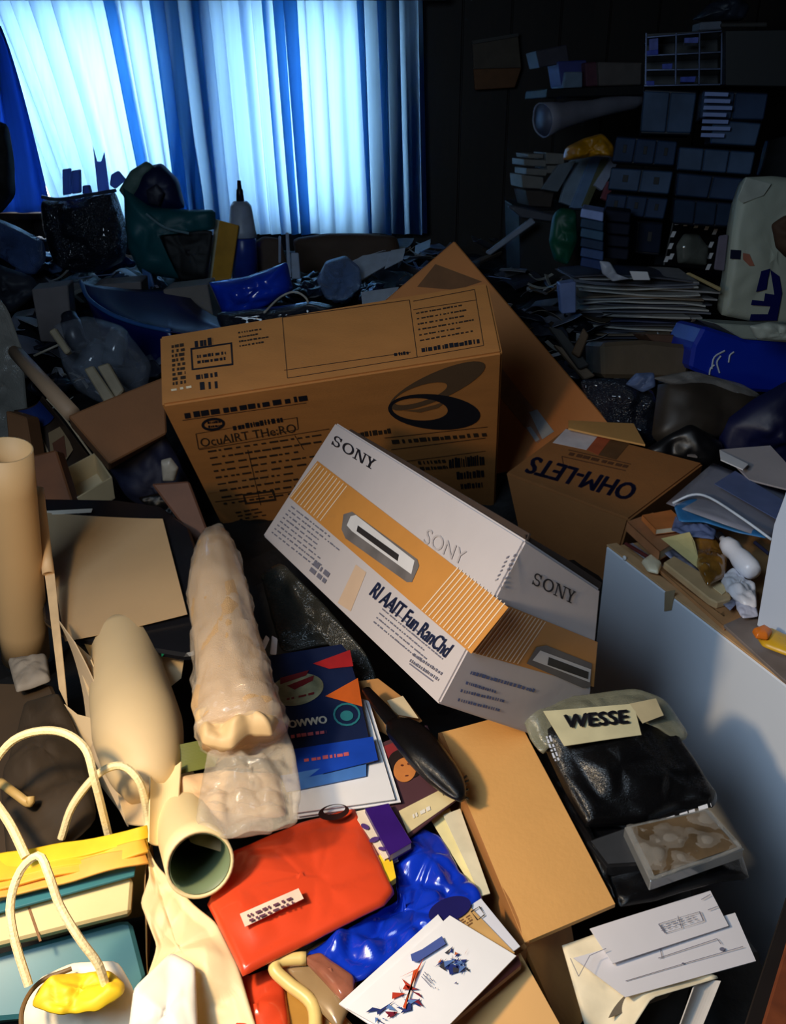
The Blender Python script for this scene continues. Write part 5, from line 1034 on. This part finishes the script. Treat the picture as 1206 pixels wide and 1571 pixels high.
one('white_cloth', 'white cloth scrap draped at the left end of the newspaper pile', 'cloth', blob(yq([(920, 400), (936, 402), (948, 422), (968, 428), (940, 432), (924, 420)], 2.45), .01, .006, 3), M((180, 186, 200), .5), True)
flat('yellow_stick', 'cream wooden strip lying on the newspaper pile beside the sack', 'stick', [(1052, 420), (1058, 418), (1108, 442), (1106, 448)], 2.4, .006, M((190, 170, 120), .5))
flat('white_carton', 'pale blue-grey carton end left of the newspaper pile', 'box', [(858, 436), (884, 432), (884, 480), (862, 482)], 2.45, .05, M((120, 135, 180), .5))
flat('brown_parcel', 'brown paper parcel below the newspaper pile', 'parcel', [(922, 526), (990, 522), (1064, 530), (1056, 582), (924, 580)], 2.12, .14, M((92, 80, 64), .6, .1, 10, .3, 14), 5, 12, .01)
flat('brown_parcel', 'flat reddish-brown box between parcel and newspapers', 'box', [(990, 512), (1072, 515), (1066, 535), (1050, 560), (1000, 522)], 2.2, .1, M((88, 62, 46), .7), 5, 12)
t = T('blue_box', 'bright blue box with white scribbles and a pale top, below the white sack', 'box'); pl = YP(2.05, 6, 6)
t.add('box_body', slab(pl, [(1080, 500), (1150, 522), (1240, 526), (1240, 606), (1140, 600), (1058, 566), (1064, 530)], .16, .008), M((10, 44, 170), .35, .1, 8)); t.add('lid', slab(pl, [(1098, 496), (1240, 504), (1240, 528), (1140, 520)], .12, .003, .004), M((150, 160, 150), .5)); 
for k, pts in enumerate((((1092, 566), (1096, 548), (1112, 538)), ((1104, 572), (1100, 556), (1106, 546)), ((1088, 580), (1090, 566), (1096, 560)), ((1118, 556), (1120, 545), (1126, 540)))): t.add('scribble', tube(curve([pl(x, y, .003) for x, y in pts], 8), .0022, 5), M((190, 200, 215), .5))
t.done()
one('white_cloth', 'crumpled pale cloth on the lid of the bright blue box', 'cloth', blob(yq([(1150, 500), (1180, 494), (1230, 502), (1230, 524), (1160, 520)], 1.98), .015, .01, 7), M((170, 178, 168), .5), True)
soft('dark_bag', 'black transparent bag left of the big plastic covered basket', 'bag', [(890, 585), (960, 580), (1005, 600), (1010, 680), (950, 690), (905, 640)], 1.95, .05, DPL, 9, .03)
soft('clear_bag', 'blue-tinted plastic knot on the dark bag below the brown parcel', 'bag', [(960, 590), (976, 572), (1004, 572), (1006, 592), (985, 602)], 1.9, .02, M((96, 116, 160), .2, .3, 20, .4, 30), 3, .01)
t = T('plastic_basket', 'big dark basket covered with dusty clear plastic at the right', 'basket'); BS = Plane(Y(1060, 620, 1.8), (.15, -.8, .5))
t.add('basket_body', blob(BS.q([(1010, 590), (1080, 575), (1165, 606), (1160, 640), (1110, 670), (1040, 700), (1000, 670)], 0), .05, .008, 6, 6, 56, 14, 0), M((48, 42, 36), .5, .3, 10), True)
t.add('plastic_cover', blob(BS.q([(1000, 580), (1060, 568), (1140, 590), (1170, 606), (1150, 616), (1090, 592), (1030, 590)], .03), .012, .008, 6, 10, 48), M((130, 130, 130), .2, .2, 20, .4, 30, alpha=.55), True); t.done()
soft('navy_bag', 'large navy blue bag filling the right edge below the bright blue box', 'bag', [(1100, 690), (1110, 650), (1160, 610), (1240, 570), (1240, 740), (1150, 720)], 1.75, .05, M((10, 16, 60), .5, .3, 8), 5, .02)
soft('black_bag', 'black bag in the gap between marked carton and white folder', 'bag', [(990, 690), (1060, 650), (1110, 680), (1110, 740), (1080, 730)], 1.72, .03, M((12, 12, 16), .4), 5, .015)
# board edges and loose papers between leaning sheet and parcel
for k, (px, lab) in enumerate((([(850, 528), (868, 534), (914, 576), (898, 582)], 'tan board edge lying right of the leaning cardboard sheet'), ([(842, 500), (862, 505), (905, 560), (890, 566)], 'dark board edge above the tan one right of the leaning sheet'), ([(896, 502), (904, 514), (890, 548), (878, 540)], 'thin wooden stick crossing the boards right of the leaning sheet'))): flat('board', lab, 'board', px, 2.2 - .02 * k, .02, M([(120, 100, 80), (60, 58, 56), (110, 84, 60)][k], .7), 0, 30)
flat('white_tube', 'long pale blue-grey paper tube leaning in the dark left of the green bag', 'tube', [(745, 388), (752, 392), (822, 342), (816, 334)], 2.9, .02, M((130, 140, 158), .5))
flat('white_tube', 'grey board end beside the pale tube in the dark', 'board', [(780, 318), (790, 316), (850, 330), (846, 340), (800, 334)], 3.0, .05, M((72, 74, 84), .6))

# individual scraps strewn over the dark heap
ORD = ['leftmost', 'second', 'third', 'fourth', 'fifth', 'sixth', 'seventh', 'eighth', 'ninth', 'tenth', 'eleventh', 'twelfth']
def heap_top(x, y): return heap_z(x, y) + .05 * ridge(Vector((x, y, 0)), 6, 2) + .02 * turb(Vector((x, y, 3)), 19, 5)
def strew(n, seed, x0, x1, y0, y1, name, cat, label, grp, cols, sizes, cr=.006):
    rnd = random.Random(seed); L = sorted([(rnd.uniform(x0, x1), rnd.uniform(y0, y1), rnd.randrange(len(cols))) for k in range(n)]); cnt = {}
    for k, (px, py, ci) in enumerate(L):
        yy = .8
        while yy < YB - .25:                    # walk along the sight line to the heap
            p = Y(px, py, yy)
            if p.z < heap_top(p.x, p.y) + .03: break
            yy += .02
        p = Y(px, py, yy); p.z = heap_top(p.x, p.y) + .03 + rnd.uniform(0, .02); a = rnd.uniform(0, 3.14); w, h = [q * rnd.uniform(.7, 1.3) for q in sizes]
        u = Vector((math.cos(a), math.sin(a), rnd.uniform(-.35, .35))); v = Vector((-math.sin(a), math.cos(a), rnd.uniform(-.5, .5)))
        q4 = [p - u * w - v * h, p + u * w - v * h, p + u * w + v * h, p - u * w + v * h]
        g = sheet(q4, .002, rnd.uniform(-.02, .03), cr, k, 8, 12) if cr < .02 else blob(q4, .015, cr, k, 16, 36, 8)
        cn, col = cols[ci]; i = cnt.get(cn, 0); cnt[cn] = i + 1
        one(name, (ORD[i] + ' from the left' if i else ORD[0]) + ' of the ' + cn + ' ' + label, cat, g, M(col, .55 if cr < .02 else .25, .2, 14), cr >= .02, grp)
PC = [('mid grey', (96, 98, 108)), ('dark grey', (70, 72, 80)), ('light grey', (130, 130, 132)), ('blackish', (52, 52, 60)), ('brownish', (88, 76, 62)), ('bluish', (120, 124, 140))]
strew(26, 1, 760, 900, 350, 520, 'loose_paper', 'paper', 'papers right of the leaning board', 'loose papers right of the leaning sheet', PC, (.06, .045))
strew(16, 2, 880, 1060, 480, 580, 'loose_paper', 'paper', 'papers around the brown parcel', 'loose papers around the brown parcel', PC, (.05, .04))
strew(14, 3, 600, 760, 385, 430, 'loose_paper', 'paper', 'papers behind the leaning board', 'loose papers behind the leaning sheet', PC, (.05, .04))
strew(16, 4, 0, 240, 425, 560, 'loose_paper', 'paper', 'papers behind the wooden rod', 'loose papers behind the wooden rod', PC, (.045, .035))
strew(18, 5, 0, 250, 440, 620, 'plastic_scrap', 'plastic', 'plastic scraps around the wooden rod', 'plastic scraps around the wooden rod', [('charcoal', (40, 46, 60)), ('black', (28, 30, 40)), ('blue-grey', (70, 80, 104))], (.05, .04), .022)
strew(14, 6, 780, 1080, 430, 600, 'plastic_scrap', 'plastic', 'plastic scraps below the newspapers', 'plastic scraps below the newspapers', [('charcoal', (30, 34, 48)), ('black', (20, 22, 30)), ('slate', (56, 60, 74))], (.06, .05), .022)
strew(12, 7, 450, 640, 440, 470, 'plastic_scrap', 'plastic', 'plastic scraps behind the appliance carton', 'plastic scraps behind the appliance carton', [('navy', (36, 44, 66)), ('black', (22, 24, 34)), ('blue-grey', (80, 96, 130))], (.05, .04), .022)

ST = [('pale', (170, 168, 160)), ('tan', (130, 104, 74)), ('bluish', (120, 140, 180)), ('grey', (96, 96, 100)), ('white', (210, 214, 222))]
strew(34, 21, 0, 240, 430, 640, 'paper_strip', 'strip', 'strips around the wooden rod', 'thin strips around the wooden rod', ST, (.055, .006))
strew(26, 22, 770, 900, 380, 560, 'paper_strip', 'strip', 'strips right of the leaning board', 'thin strips right of the leaning board', ST, (.055, .006))
strew(20, 23, 880, 1100, 470, 600, 'paper_strip', 'strip', 'strips below the newspaper pile', 'thin strips below the newspaper pile', ST, (.06, .007))
strew(20, 24, 440, 700, 385, 450, 'paper_strip', 'strip', 'strips behind the appliance carton', 'thin strips behind the appliance carton', ST, (.06, .007))
strew(18, 25, 0, 200, 330, 440, 'plastic_scrap', 'plastic', 'plastic scraps under the left curtain', 'plastic scraps under the left curtain', [('charcoal', (40, 50, 74)), ('black', (20, 22, 30)), ('blue-grey', (80, 104, 150))], (.06, .04), .024)
